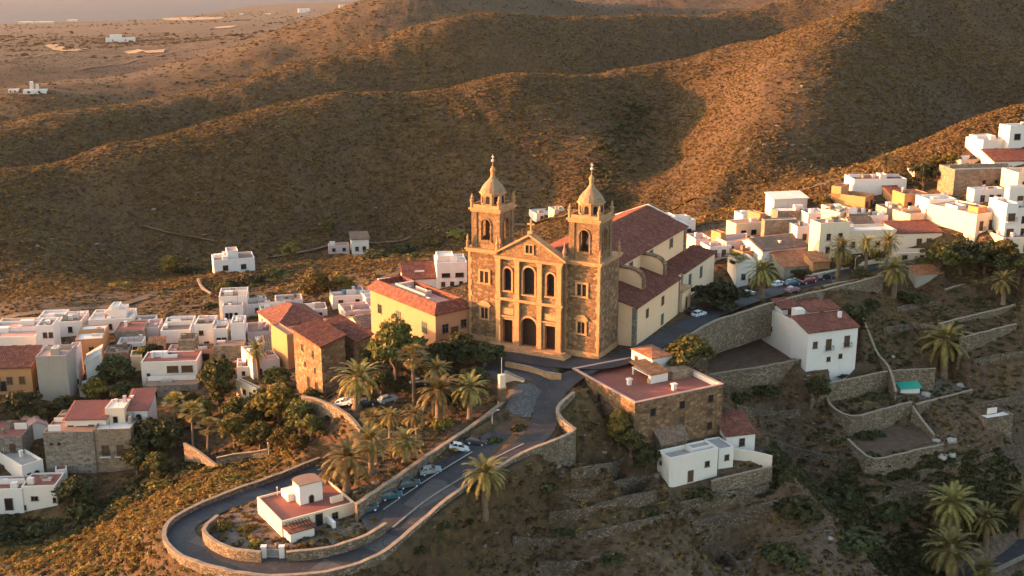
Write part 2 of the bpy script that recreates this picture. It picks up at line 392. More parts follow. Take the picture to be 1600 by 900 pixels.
# ---- ground material: dry grass, bare soil, low scrub
def ground_material():
    t = NT('dry_ground'); big = t.noise(.012, 5, .6); mid = t.noise(.09, 6, .65); fine = t.noise(.9, 6, .7); grit = t.noise(4.5, 4, .7)
    straw = t.ramp(fine, [(.3, (0.0526,0.0312,0.0128)), (.5, (0.0977,0.0588,0.0240)), (.72, (0.1579,0.0971,0.0390))])
    soil = t.ramp(fine, [(.3, (0.0526,0.0298,0.0170)), (.7, (0.1127,0.0652,0.0368))])
    scrub = t.ramp(fine, [(.35, (0.0226,0.0184,0.0085)), (.7, (0.0639,0.0496,0.0213))])
    c = t.mix(t.ramp(mid, [(.42, 0.0), (.58, 1.0)]), straw, soil)
    sv = t.voro(.55, dist_vec(t)); sm = t.math('MULTIPLY', t.ramp(sv, [(.25, 1.0), (.55, 0.0)]), t.ramp(big, [(.3, .55), (.6, .95)]))
    c = t.mix(sm, c, scrub)
    c = t.mix(t.ramp(grit, [(.35, .5), (.6, 0.0)]), c, (0.0376,0.0248,0.0141))
    # the shady ravine side is greyer, stony soil
    sx = t.n('ShaderNodeSeparateXYZ'); t.l(t.pos(), sx.inputs[0])
    rav = t.math('MULTIPLY', t.ramp(t.math('MULTIPLY', t.math('ADD', sx.outputs[2], 40), .025), [(.15, 1.0), (.85, 0.0)]),
                 t.ramp(t.math('MULTIPLY', t.math('ADD', sx.outputs[0], 10), .05), [(.0, 0.0), (1.0, 1.0)]))
    rav = t.math('MULTIPLY', rav, t.ramp(t.math('MULTIPLY', sx.outputs[1], .001), [(.27, .75), (.3, 0.0)]))
    c = t.mix(rav, c, t.ramp(fine, [(.3, (0.0512,0.0356,0.0264)), (.5, (0.1220,0.0851,0.0621)), (.72, (0.2318,0.1667,0.1242))]))
    # ground colour turns darker and browner out towards the coastal plain
    c = t.mix(t.ramp(t.math('MULTIPLY', sx.outputs[1], .0005), [(.50, 0.0), (.72, .72)]), c, t.ramp(big, [(.35, (0.0366,0.0230,0.0138)), (.65, (0.0732,0.0460,0.0264))]))
    t.bump(t.math('ADD', fine, t.math('MULTIPLY', grit, .5)), .9, .5)
    return t.done(c, .95)
def dist_vec(t):
    w = t.n('ShaderNodeVectorMath', operation='ADD'); n = t.n('ShaderNodeTexNoise'); n.inputs['Scale'].default_value = .5
    t.l(t.pos(), n.inputs['Vector']); t.l(t.pos(), w.inputs[0]); s = t.n('ShaderNodeVectorMath', operation='SCALE'); s.inputs['Scale'].default_value = 1.6
    t.l(n.outputs['Color'], s.inputs[0]); t.l(s.outputs[0], w.inputs[1]); return w.outputs[0]
M = {}
M['ground'] = ground_material()
nx, ny = len(GX), len(GY)
_id = np.arange(nx*ny).reshape(ny, nx)
_F = np.stack([_id[:-1,:-1], _id[:-1,1:], _id[1:,1:], _id[1:,:-1]], -1).reshape(-1, 4)
ground = link('ground', npmesh('ground', np.stack([XX, YY, HH], -1).reshape(-1, 3), _F, M['ground'], smooth=True)); tag(ground, kind='structure')

# ---- sea
t = NT('sea_water'); w1 = t.noise(.02, 6, .7); t.bump(w1, .5, 2.0)
M['sea'] = t.done(t.ramp(w1, [(.3, (.03,.045,.06)), (.7, (.05,.065,.08))]), .85)
sea = MB().add([(-60000,-6000,-120),(60000,-6000,-120),(60000,80000,-120),(-60000,80000,-120)], [(0,1,2,3)]).build('sea', M['sea']); tag(sea, kind='structure')

# ---- roads
t = NT('asphalt'); n1 = t.noise(.25, 5, .6); n2 = t.noise(7, 4, .7)
c = t.mix(t.ramp(n1, [(.4, 0.0), (.65, .8)]), (.030,.030,.034), (.048,.046,.048)); c = t.mix(t.ramp(n2, [(.35, .4), (.6, 0.0)]), c, (.025,.025,.027))
cr = t.ramp(t.voro(.32, dist_vec(t), 'DISTANCE_TO_EDGE'), [(.0, 1.0), (.025, 0.0)]); pt = t.voro(.16, t.pos(), out=1); sp_ = t.n('ShaderNodeSeparateColor'); t.l(pt, sp_.inputs[0])
c = t.mix(t.ramp(sp_.outputs[1], [(.72, 0.0), (.75, .55)]), c, (.022,.022,.024)); c = t.mix(t.ramp(sp_.outputs[0], [(.8, 0.0), (.83, .5)]), c, (.085,.08,.075)); c = t.mix(t.math('MULTIPLY', cr, .7), c, (.012,.012,.013))
du = t.noise(.9, 5, .7); c = t.mix(t.ramp(du, [(.55, 0.0), (.75, .6)]), c, (.10,.078,.058))
t.bump(n2, .3, .02); M['asphalt'] = t.done(c, .8)
M['paint'] = flat('road_paint', (.25,.24,.22), .7, .35, 3)
M['cobble'] = stone('cobbles', (.055,.052,.05), (.095,.09,.085), (.15,.14,.13), 2.6, (.06,.06,.06), .4)
M['concrete'] = flat('pale_concrete', (.30,.27,.23), .85, .3, .8)
M['kerb'] = flat('kerb_stone', (.17,.15,.125), .85, .3, 2)
M['earth'] = flat('brown_earth', (.085,.052,.033), .95, .4, .7)
M['gravel'] = flat('gravel', (.11,.085,.066), .95, .4, 1.6)
def side_of(P, i):
    a = P[max(i-1, 0)]; b = P[min(i+1, len(P)-1)]; d = Vector((b.x-a.x, b.y-a.y, 0)).normalized(); return Vector((-d.y, d.x, 0))
def ribbon(P, o0, o1, dz, thick=0.0):
    mb = MB(); n = len(P); top = []
    for i, p in enumerate(P):
        s = side_of(P, i); a = p+s*o0; b = p+s*o1; top.append(((a.x, a.y, p.z+dz), (b.x, b.y, p.z+dz)))
    for (a, b), (c_, d) in zip(top, top[1:]): mb.add([a, b, d, c_], [(0, 3, 2, 1)] if o0 < o1 else [(0, 1, 2, 3)])
    if thick:
        for q, r in zip(top, top[1:]):
            for k, fl in ((0, 0), (1, 1)):
                a = q[k]; b = r[k]; lo = lambda p: (p[0], p[1], p[2]-thick)
                mb.add([a, b, lo(b), lo(a)], [(0, 1, 2, 3)])
    return mb
def sheet(P, dz, sub=0):
    return MB().add([(p.x, p.y, p.z+dz) for p in P], [tuple(range(len(P)))])
tag(ribbon(ROAD, -2.3, 2.3, .02).build('road', M['asphalt']), kind='structure')
tag(ribbon(SIDE, -2.6, 2.6, .03).build('street', M['asphalt']), kind='structure')
_pk = spline(PP([(818,694,-3.75),(772,717,-4.6),(714,752,-5.7),(665,783,-6.75),(613,825,-7.95)]), 2)
tag(ribbon(_pk, -.16, .16, .12, .5).build('parking_kerb', M['kerb']), kind='structure')
tag(sheet(PP([(790,655,-3.2),(822,694,-3.9),(714,754,-5.8),(613,826,-8),(580,842,-8.4),(562,806,-7.9),(640,750,-6.2),(740,690,-4.3)]), .008).build('parking_lot', M['asphalt']), kind='structure')
tag(ribbon(spline(PP([(738,706,-4.45),(690,735,-5.4),(640,768,-6.5),(598,797,-7.5)]), 2), -.13, .13, .03).build('parking_line', M['paint']), kind='structure')
# ================================================================ MATERIALS FOR BUILDINGS
M['white'] = plaster('white_plaster', (.63,.585,.54), .28)
M['cream'] = plaster('cream_plaster', (.62,.47,.33), .25)
M['yellow'] = plaster('yellow_plaster', (.70,.45,.27), .22)
M['ochre'] = plaster('ochre_plaster', (.38,.19,.085), .3)
M['apricot'] = plaster('apricot_plaster', (.40,.185,.10), .3)
M['pink'] = plaster('pink_plaster', (.52,.38,.33), .25)
M['terracotta'] = plaster('terracotta_plaster', (.42,.19,.11), .25)
M['grey'] = plaster('grey_render', (.27,.24,.20), .3)
M['brownwall'] = stone('brown_rubble', (.15,.10,.065), (.25,.17,.11), (.36,.26,.17), 1.5)
M['church'] = stone('golden_rubble', (.10,.055,.030), (.225,.127,.066), (.38,.235,.125), 1.1, (.15,.09,.05), .9)
M['ashlar'] = flat('dressed_stone', (.37,.205,.098), .85, .35, 1.1)
M['church_fine'] = stone('coursed_golden_stone', (.17,.095,.048), (.27,.16,.08), (.37,.23,.12), 1.5, (.15,.09,.05), .7)
M['old_door'] = flat('old_door_wood', (.035,.018,.011), .8, .4, 3)
M['weathered'] = flat('weathered_dome_stone', (.25,.165,.095), .9, .45, 1.6)
M['darkstone'] = stone('grey_rubble', (.10,.085,.07), (.19,.16,.13), (.30,.26,.22), 1.6)
M['drystone'] = stone('dry_stone', (.12,.085,.055), (.22,.165,.115), (.36,.28,.20), 2.1, (.06,.045,.03), .9)
M['fieldwall'] = stone('field_wall', (.085,.062,.043), (.17,.125,.088), (.29,.225,.165), 2.0, (.035,.026,.019), 1.0)
M['coping'] = flat('wall_coping', (.23,.175,.125), .9, .35, 1.5)
def tiles(name, a, b, c_):
    t = NT(name); n1 = t.noise(.5, 6, .7); n2 = t.noise(4.5, 4, .7); v = t.voro(2.2, t.pos(), out=1)
    s = t.n('ShaderNodeSeparateColor'); t.l(v, s.inputs[0])
    c = t.ramp(s.outputs[0], [(0.0, a), (.55, b), (1.0, c_)])
    c = t.mix(t.ramp(n1, [(.4, 0.0), (.7, .6)]), c, tuple(x*.55 for x in a)); c = t.mix(t.ramp(n2, [(.35, .5), (.6, 0.0)]), c, tuple(x*.5 for x in b))
    t.bump(n2, .7, .1); return t.done(c, .85)
M['tile'] = tiles('clay_tiles', (.10,.035,.025), (.165,.055,.035), (.23,.09,.055))
M['tile_orange'] = tiles('orange_clay_tiles', (.22,.085,.04), (.31,.13,.06), (.40,.19,.09))
M['tile_old'] = tiles('weathered_tiles', (.13,.085,.06), (.19,.12,.085), (.25,.17,.12))
def terrace(name, c):
    t = NT(name); n1 = t.noise(.35, 6, .7); n2 = t.noise(3, 4, .7)
    k = t.mix(t.ramp(n1, [(.4, 0.0), (.7, .7)]), c, tuple(x*.6 for x in c)); k = t.mix(t.ramp(n2, [(.35, .4), (.6, 0.0)]), k, tuple(min(1, x*1.25) for x in c))
    return t.done(k, .85)
M['t_red'] = terrace('red_roof_terrace', (.21,.072,.052))
M['t_pink'] = terrace('pink_roof_terrace', (.42,.24,.19))
M['t_grey'] = terrace('grey_roof_terrace', (.30,.26,.23))
M['t_pale'] = terrace('pale_roof_terrace', (.55,.49,.43))
M['t_brown'] = terrace('brown_roof_terrace', (.22,.13,.09))
M['glass'] = (lambda t: (t.put(t.bs.inputs['Specular IOR Level'], .5), t.done((.012,.013,.015), .15))[1])(NT('window_glass'))
M['dark'] = flat('dark_opening', (.018,.014,.012), .9, .3)
M['wood'] = flat('brown_wood', (.085,.045,.025), .7, .4, 3)
M['green_wood'] = flat('green_wood', (.05,.085,.07), .7, .3, 3)
M['blue'] = flat('blue_plastic', (.10,.22,.30), .5, .2)
M['trim'] = flat('pale_trim', (.55,.51,.46), .8, .2); M['wframe'] = flat('window_frame', (.11,.075,.05), .7, .4, 2)
M['iron'] = flat('wrought_iron', (.02,.02,.02), .6, .2)
M['metal'] = flat('grey_metal', (.35,.35,.36), .5, .2)

# ================================================================ CHURCH
def opening_wall(mb, x0, x1, z0, z1, ox0, ox1, ob, ot, yf, yb, arch=True, m=0, n=10):
    """a wall slab (front y=yf, back y=yb) with one opening; round head when arch"""
    if arch:
        r = (ox1-ox0)/2; cx = (ox0+ox1)/2; zs = ot-r
        top = [(cx-r*math.cos(math.pi*i/n), zs+r*math.sin(math.pi*i/n)) for i in range(n+1)]
    else: top = [(ox0, ot), (ox1, ot)]
    def face(y, fl):
        q = [[(x0,y,z0),(ox0,y,z0),(ox0,y,z1),(x0,y,z1)], [(ox1,y,z0),(x1,y,z0),(x1,y,z1),(ox1,y,z1)]]
        if ob > z0+1e-4: q.append([(ox0,y,z0),(ox1,y,z0),(ox1,y,ob),(ox0,y,ob)])
        for a, b in zip(top, top[1:]): q.append([(a[0],y,a[1]),(b[0],y,b[1]),(b[0],y,z1),(a[0],y,z1)])
        for f in q: mb.add(f if fl else f[::-1], [(0,1,2,3)], m)
    face(yf, True); face(yb, False)
    ring = [(ox0, ob)]+top+[(ox1, ob)]
    for a, b in zip(ring, ring[1:]+ring[:1]):
        mb.add([(a[0],yf,a[1]),(b[0],yf,b[1]),(b[0],yb,b[1]),(a[0],yb,a[1])], [(0,1,2,3)], m)
    mb.add([(x0,yf,z0),(x0,yf,z1),(x0,yb,z1),(x0,yb,z0)], [(0,1,2,3)], m); mb.add([(x1,yf,z0),(x1,yb,z0),(x1,yb,z1),(x1,yf,z1)], [(0,1,2,3)], m)
    mb.add([(x0,yf,z1),(x1,yf,z1),(x1,yb,z1),(x0,yb,z1)], [(0,1,2,3)], m)
    return mb
def arch_fill(x0, x1, b, t_, y, arch=True, n=10):
    r = (x1-x0)/2; cx = (x0+x1)/2
    P = [(x0, y, b)]+([(cx-r*math.cos(math.pi*i/n), y, t_-r+r*math.sin(math.pi*i/n)) for i in range(n+1)] if arch else [(x0,y,t_),(x1,y,t_)])+[(x1,y,b)]
    k = len(P); B = [(p[0], p[1]+.12, p[2]) for p in P]
    return MB().add(P+B, [tuple(range(k-1,-1,-1)), tuple(range(k,2*k))]+[(i,(i+1)%k,k+(i+1)%k,k+i) for i in range(k)])
def frame(mb, x0, x1, b, t_, y, w=.3, d=.22, arch=True, n=10, sill=True):
    """dressed-stone surround standing d proud of the wall plane y (facing -y)"""
    r = (x1-x0)/2; cx = (x0+x1)/2
    if arch:
        ins = [(x0,b)]+[(cx-r*math.cos(math.pi*i/n), t_-r+r*math.sin(math.pi*i/n)) for i in range(n+1)]+[(x1,b)]
        R_ = r+w; out = [(x0-w,b)]+[(cx-R_*math.cos(math.pi*i/n), t_-r+R_*math.sin(math.pi*i/n)) for i in range(n+1)]+[(x1+w,b)]
    else: ins = [(x0,b),(x0,t_),(x1,t_),(x1,b)]; out = [(x0-w,b),(x0-w,t_+w),(x1+w,t_+w),(x1+w,b)]
    k = len(ins)
    for i in range(k-1):
        a, b_, c, d_ = ins[i], ins[i+1], out[i+1], out[i]
        f = [(p[0], y-d, p[1]) for p in (a, b_, c, d_)]; g = [(p[0], y+.02, p[1]) for p in (a, b_, c, d_)]
        mb.add(f+g, [(0,1,2,3),(3,2,6,7),(1,0,4,5),(0,3,7,4),(2,1,5,6)])
    if sill: mb.box(x0-w-.12, x1+w+.12, y-d-.12, y+.01, b-.28, b-.003)
    return mb
CH_C = (PZ(935,560,0)+PZ(733,527,0))/2; CH_RZ = R(-27.5)
church = thing('church', 'golden stone church with twin domed bell towers and long red tiled nave', 'church', (CH_C.x, CH_C.y, 0), CH_RZ)
C_ = church
# plinth and steps
mb = MB()
for i in range(3): mb.box(-8.2-.5*i, 8.2+.5*i, -3.4-.5*i, -1.3, -.9, .66-.2*i)
mb.build('steps', M['ashlar'], C_)
# middle of the front: two storeys of three bays
F_ = MB(); BX = [(-7.0,-2.45),(-2.45,2.45),(2.45,7.0)]
low = [(-5.85,-3.55,.65,5.6,False),(-1.75,1.75,.65,6.6,True),(3.55,5.85,.65,5.6,False)]
upp = [(-5.55,-3.85,11.6,16.2,True),(-1.25,1.25,11.3,16.9,True),(3.85,5.55,11.6,16.2,True)]
for (a, b), o, p in zip(BX, low, upp):
    opening_wall(F_, a, b, -.6, 9.7, o[0], o[1], o[2], o[3], -1.3, -.3, o[4])
    opening_wall(F_, a, b, 9.72, 18.0, p[0], p[1], p[2], p[3], -1.3, -.3, p[4])
# pediment
F_.add([(-7.4,-1.3,18.62),(7.4,-1.3,18.62),(0,-1.3,22.9),(-7.4,.2,18.62),(7.4,.2,18.62),(0,.2,22.9)], [(0,1,2),(5,4,3),(0,3,4,1),(1,4,5,2),(2,5,3,0)])
F_.build('facade', M['church_fine'], C_)
for zc, w_ in ((9.55, .5), (18.0, .62)):
    mb = MB(); mb.box(-7.35, 7.35, -1.3-w_, -1.29, zc, zc+.34); mb.box(-7.5, 7.5, -1.5-w_, -1.28, zc+.339, zc+.6); mb.build('cornice', M['ashlar'], C_)
mb = MB()
for s in (-1, 1):   # raking cornice of the pediment
    mb.add([(s*7.9,-1.75,18.6),(0,-1.75,23.15),(0,-1.75,23.6),(s*7.9,-1.75,19.02),(s*7.9,.25,18.6),(0,.25,23.15),(0,.25,23.6),(s*7.9,.25,19.02)],
           [(0,1,2,3) if s<0 else (3,2,1,0),(3,2,6,7) if s<0 else (7,6,2,3),(0,3,7,4),(4,7,6,5),(0,4,5,1)])
mb.build('cornice', M['ashlar'], C_)
for x in (-6.65, -2.45, 2.45, 6.65):
    for z0, z1 in ((.66, 9.54), (10.2, 17.98)):
        mb = MB().box(x-.5, x+.5, -1.95, -1.29, z0+.5, z1-.45); mb.box(x-.62, x+.62, -2.1, -1.285, z0, z0+.5); mb.box(x-.6, x+.6, -2.08, -1.287, z1-.45, z1)
        mb.build('pilaster', M['ashlar'], C_)
for o in low:
    arch_fill(o[0]+.02, o[1]-.02, o[2], o[3]-.02, -.55, o[4]).build('door', M['old_door'], C_)
    mb = MB(); frame(mb, o[0], o[1], o[2], o[3], -1.3, .42, .3, o[4], sill=False)
    if not o[4]: mb.box(o[0]-.7, o[1]+.7, -1.85, -1.296, o[3]+.6, o[3]+.9); mb.box(o[0]-.2, o[1]+.2, -1.6, -1.294, o[3]+1.1, o[3]+2.4)
    mb.build('doorway', M['ashlar'], C_)
for o in upp:
    wdw = arch_fill(o[0]+.02, o[1]-.02, o[2], o[3]-.02, -.8, True).build('window', M['glass'], C_)
    mb = MB(); frame(mb, o[0], o[1], o[2], o[3], -1.3, .36, .3, True); mb.build('window_frame', M['ashlar'], wdw)
# tympanum window of the pediment
wdw = MB().box(-.75, .75, -1.36, -1.28, 19.7, 21.3).build('window', M['dark'], C_)
mb = MB(); frame(mb, -.75, .75, 19.7, 21.3, -1.3, .25, .22, False); mb.box(-.08,.08,-1.45,-1.37,19.7,21.3); mb.build('window_frame', M['ashlar'], wdw)
# cross on the gable, two finials
mb = MB().box(-.5,.5,-1.2,-.2,23.3,24.0); mb.box(-.14,.14,-.84,-.56,24.0,26.4); mb.box(-.75,.75,-.82,-.58,25.2,25.5); mb.build('gable_cross', M['ashlar'], C_)
for s in (-1, 1):
    MB().lathe([(.42,19.0),(.42,19.9),(.25,20.0),(.45,20.6),(.2,21.3),(.06,22.6)], 8, (s*7.3,-.9)).build('finial', M['ashlar'], C_)
# ---- towers
def tower(s):
    x0, x1 = (7.02, 14.4) if s > 0 else (-14.4, -7.02); cx = (x0+x1)/2
    tw = MB().box(x0, x1, 0, 9.6, -1.2, 18.3).build('bell_tower', M['church'], C_)
    mb = MB().box(x0-.35, x1+.35, -.4, 10.0, 18.302, 18.7); mb.box(x0-.55, x1+.55, -.6, 10.2, 18.695, 19.05); mb.build('cornice', M['ashlar'], tw)
    MB().box(x0-.12, x1+.12, -.12, 9.72, -1.2, .9).build('plinth', M['ashlar'], tw)
    # quoins
    for qx in (x0, x1):
        mb = MB()
        for k in range(15):
            w_ = .75 if k % 2 else .5; a, b = (qx-.04, qx+w_) if qx == x0 else (qx-w_, qx+.04)
            mb.box(a, b, -.05, .3+.3*(k % 2), .95+k*1.15, .95+k*1.15+1.152)
        mb.build('quoins', M['ashlar'], tw)
    w1 = MB().box(cx-.9, cx-.15, -.06, .05, 12.2, 14.4); w1.box(cx+.15, cx+.9, -.06, .05, 12.2, 14.4); w1 = w1.build('window', M['dark'], tw)
    mb = MB(); frame(mb, cx-.95, cx+.95, 12.1, 14.5, 0, .42, .2, False); mb.box(cx-.14, cx+.14, -.18, .02, 12.1, 14.5); mb.build('window_frame', M['ashlar'], tw)
    w1 = MB().box(cx-.75, cx+.75, -.06, .05, 4.6, 6.9).build('window', M['dark'], tw)
    mb = MB(); frame(mb, cx-.75, cx+.75, 4.6, 6.9, 0, .4, .2, False); mb.box(cx-.07, cx+.07, -.15, .02, 4.6, 6.9); mb.box(cx-1.5,cx+1.5,-.4,.01,7.32,7.6)
    for k in range(6): a = math.pi*k/6; b = math.pi*(k+1)/6; mb.add([(cx-1.3*math.cos(a),-.3,7.6+.8*math.sin(a)),(cx-1.3*math.cos(b),-.3,7.6+.8*math.sin(b)),(cx-1.3*math.cos(b),.01,7.6+.8*math.sin(b)),(cx-1.3*math.cos(a),.01,7.6+.8*math.sin(a)),(cx,-.3,7.6),(cx,.01,7.6)], [(0,1,2,3),(0,4,1),(2,5,3)])
    mb.build('window_frame', M['ashlar'], tw)
    # side windows on the outer wall
    xs = x1 if s > 0 else x0
    # belfry: four arched walls round an open bell chamber
    bw = 3.0; cy_ = 3.65; bf = MB()
    for k in range(4):
        q = MB(); opening_wall(q, -bw, bw, 19.05, 26.4, -1.0, 1.0, 20.7, 25.0, -bw, -bw+.7)
        q.box(-bw-.18, -bw+1.0, -bw-.18, -bw-.002, 19.05, 26.4); q.box(bw-1.0, bw+.001, -bw-.18, -bw-.002, 19.05, 26.4); frame(q, -1.0, 1.0, 20.7, 25.0, -bw, .3, .16, True)
        ca, sa = math.cos(k*math.pi/2), math.sin(k*math.pi/2); off = len(bf.v)
        for v in q.v: bf.v.append((cx+v[0]*ca-v[1]*sa, cy_+v[0]*sa+v[1]*ca, v[2]))
        for f in q.f: bf.f.append(tuple(i+off for i in f)); bf.m.append(0)
    bf.box(cx-bw+.05, cx+bw-.05, cy_-bw+.05, cy_+bw-.05, 26.0, 26.38)
    bf.build('belfry', M['church_fine'], tw)
    MB().lathe([(.02,23.6),(.3,23.5),(.45,22.9),(.75,22.0),(.85,21.7),(.7,21.7)], 14, (cx, cy_)).build('bell', M['metal'], tw)
    mb = MB().box(cx-bw-.35, cx+bw+.35, cy_-bw-.35, cy_+bw+.35, 26.402, 26.8); mb.box(cx-bw-.6, cx+bw+.6, cy_-bw-.6, cy_+bw+.6, 26.795, 27.15)
    for k in range(4):   # low balustrade
        e = bw+.25; a = [(-e,-e,e,-e+.2),(-e,e-.2,e,e),(-e,-e+.2,-e+.2,e-.2),(e-.2,-e+.2,e,e-.2)][k]
        mb.box(cx+a[0], cx+a[2], cy_+a[1], cy_+a[3], 27.145, 27.85)
    mb.build('cornice', M['ashlar'], tw)
    for sx in (-1, 1):
        for sy in (-1, 1):
            MB().lathe([(.36,27.16),(.36,28.5),(.5,28.52),(.5,28.75),(.22,28.8),(.3,29.2),(.05,30.0)], 8, (cx+sx*(bw+.05), cy_+sy*(bw+.05))).build('pinnacle', M['ashlar'], tw)
            MB().lathe([(.3,19.06),(.3,20.3),(.42,20.32),(.16,20.6),(.24,21.0),(.04,21.8)], 8, (cx+sx*(bw+.72), -.15+ (9.4 if sy > 0 else 0))).build('pinnacle', M['ashlar'], tw)
    MB().lathe([(2.4,27.14),(2.4,29.75),(2.75,29.8),(2.75,30.1)], 8, (cx, cy_), 0, math.pi/8).build('drum', M['ashlar'], tw)
    for k in range(8):
        a = k*math.pi/4; mb = arch_fill(-.42, .42, 27.9, 29.5, -2.4*math.cos(math.pi/8)-.05); o = mb.build('drum_window', M['dark'], tw); o.location = (cx, cy_, 0); o.rotation_euler.z = a
    MB().lathe([(2.6,30.1),(2.5,30.45),(2.15,31.1),(1.6,31.8),(1.0,32.4),(.62,32.9),(.5,33.2)], 16, (cx, cy_), 0, math.pi/16).build('dome', M['weathered'], tw)
    MB().lathe([(.55,33.15),(.42,33.3),(.42,34.3),(.6,34.35),(.45,34.7),(.2,35.1),(.1,35.2),(.07,36.0)], 10, (cx, cy_)).build('lantern', M['ashlar'], tw)
    mb = MB().lathe([(.04,36.0),(.26,36.15),(.3,36.35),(.2,36.55),(.03,36.6)], 8, (cx, cy_)); mb.box(cx-.04,cx+.04,cy_-.04,cy_+.04,36.6,37.5); mb.box(cx-.3,cx+.3,cy_-.04,cy_+.04,37.0,37.1); mb.build('finial', M['trim'], tw)
tower(-1); tower(1)
# ---- nave
NL = 62.0
nv = MB().box(-10.0, 10.0, .2, NL, -1.5, 13.8)
nv.add([(-9.6,NL-.02,13.8),(9.6,NL-.02,13.8),(0,NL-.02,17.6),(-9.6,NL-.5,13.8),(9.6,NL-.5,13.8),(0,NL-.5,17.6)], [(2,1,0),(3,4,5)])
nv.build('nave', M['yellow'], C_)
rf = MB(); prof = [(-10.6,13.72),(-6.2,15.3),(-6.0,15.62),(0,17.9),(6.0,15.62),(6.2,15.3),(10.6,13.72)]
def sweep_roof(mb, prof, y0, y1, th=.28):
    n = len(prof); P = [(x, y, z) for y in (y0, y1) for (x, z) in prof]; Q = [(x, y, z-th) for y in (y0, y1) for (x, z) in prof]
    k = len(mb.v); mb.v += P+Q; m = 2*n
    for i in range(n-1):
        mb.f.append((k+i, k+i+1, k+n+i+1, k+n+i)); mb.m.append(0); mb.f.append((k+m+i+1, k+m+i, k+m+n+i, k+m+n+i+1)); mb.m.append(0)
    for j in (0, n):
        for i in range(n-1): mb.f.append((k+j+i, k+j+i+1, k+m+j+i+1, k+m+j+i)); mb.m.append(0)
    for i in (0, n-1): mb.f.append((k+i, k+n+i, k+m+n+i, k+m+i)); mb.m.append(0)
    return mb
def barrels(mb, prof, y0, y1, step=.55, r=.1):
    """rows of cover tiles running down each slope"""
    y = y0
    while y < y1:
        for (xa, za), (xb, zb) in zip(prof, prof[1:]):
            k = len(mb.v); mb.v += [(xa,y-r,za+.01),(xa,y,za+r*.9),(xa,y+r,za+.01),(xb,y-r,zb+.01),(xb,y,zb+r*.9),(xb,y+r,zb+.01)]
            mb.f += [(k,k+1,k+4,k+3),(k+1,k+2,k+5,k+4)]; mb.m += [0, 0]
        y += step
    return mb
sweep_roof(rf, prof, .0, NL+.35); barrels(rf, prof, .3, NL+.2)
rf.build('nave_roof', M['tile'], C_)
mb = sweep_roof(MB(), [(-10.7,13.85),(-6.1,15.65),(0,18.1),(6.1,15.65),(10.7,13.85)], NL+.36, NL+.85, .6); mb.build('verge_coping', M['trim'], C_)
mb = MB().box(9.98, 10.3, NL-1.1, NL+.3, -1, 13.4); mb.build('quoins', M['darkstone'], C_)
for y in (15.0, 27.0, 39, 52):
    w1 = MB().box(9.98, 10.07, y-.8, y+.8, 10.6, 12.6).build('window', M['wood'], C_)
    mb = MB().box(9.97,10.14,y-1.05,y-.8,10.4,12.8); mb.box(9.97,10.14,y+.8,y+1.05,10.4,12.8); mb.box(9.97,10.14,y-.8,y+.8,12.6,12.8); mb.build('window_frame', M['darkstone'], w1)
# ---- side aisle
def lean_to(x0, x1, y0, y1, zi, zo, wall, roof='tile', name='aisle'):
    """shed roof falling from the nave (x0) to the eave (x1)"""
    a = MB(); a.add([(x0,y0,-2),(x1,y0,-2),(x1,y1,-2),(x0,y1,-2),(x0,y0,zi),(x1,y0,zo),(x1,y1,zo),(x0,y1,zi)], [(0,3,2,1),(4,5,6,7),(0,1,5,4),(1,2,6,5),(2,3,7,6)])
    o = a.build(name, M[wall], C_)
    r = sweep_roof(MB(), [(x0+.01, zi+.32), (x1+.45, zo+.18-.06*(zi-zo)/(x1-x0))], y0-.3, y1+.3, .25)
    barrels(r, [(x0+.01, zi+.33), (x1+.45, zo+.19-.06*(zi-zo)/(x1-x0))], y0-.1, y1+.2)
    r.build('roof', M[roof], o); return o
a1 = lean_to(10.02, 18.0, 10.2, 36.0, 10.0, 8.0, 'yellow')
mb = MB().box(17.2, 18.06, 10.14, 10.9, -1.5, 7.9); mb.build('quoins', M['darkstone'], a1); MB().box(17.6, 18.06, 35.3, 36.06, -1.5, 7.9).build('quoins', M['darkstone'], a1)
for y, z0, z1, w_ in ((16.5, 4.3, 6.2, .75), (25.5, 4.6, 6.6, .8), (25.6, .3, 2.7, .75)):
    w1 = MB().box(17.99, 18.07, y-w_, y+w_, z0, z1).build('door' if z0 < 1 else 'window', M['green_wood'] if z0 < 1 else M['wood'], a1)
a2 = lean_to(10.02, 15.4, 36.4, 45.0, 8.4, 7.2, 'yellow')
MB().box(14.8, 15.46, 44.3, 45.06, -1.5, 7.1).build('quoins', M['darkstone'], a2)
pr = MB().box(15.42, 18.4, 37.0, 42.5, -1.5, 4.6).build('porch', M['yellow'], C_)
mb = MB().box(15.3, 18.7, 36.7, 42.8, 4.602, 4.9); mb.build('roof', M['ashlar'], pr)
o = arch_fill(-.6, .6, .2, 3.0, -.04).build('door', M['wood'], pr); o.location = (18.4, 39.8, 0); o.rotation_euler.z = R(90)
a3 = lean_to(10.02, 15.6, 45.4, 68.0, 7.6, 6.6, 'cream', 'tile')
for y in (50.0, 58.0):
    w1 = MB().box(15.59, 15.67, y-.9, y+.9, 2.6, 5.4).build('window', M['green_wood'], a3)
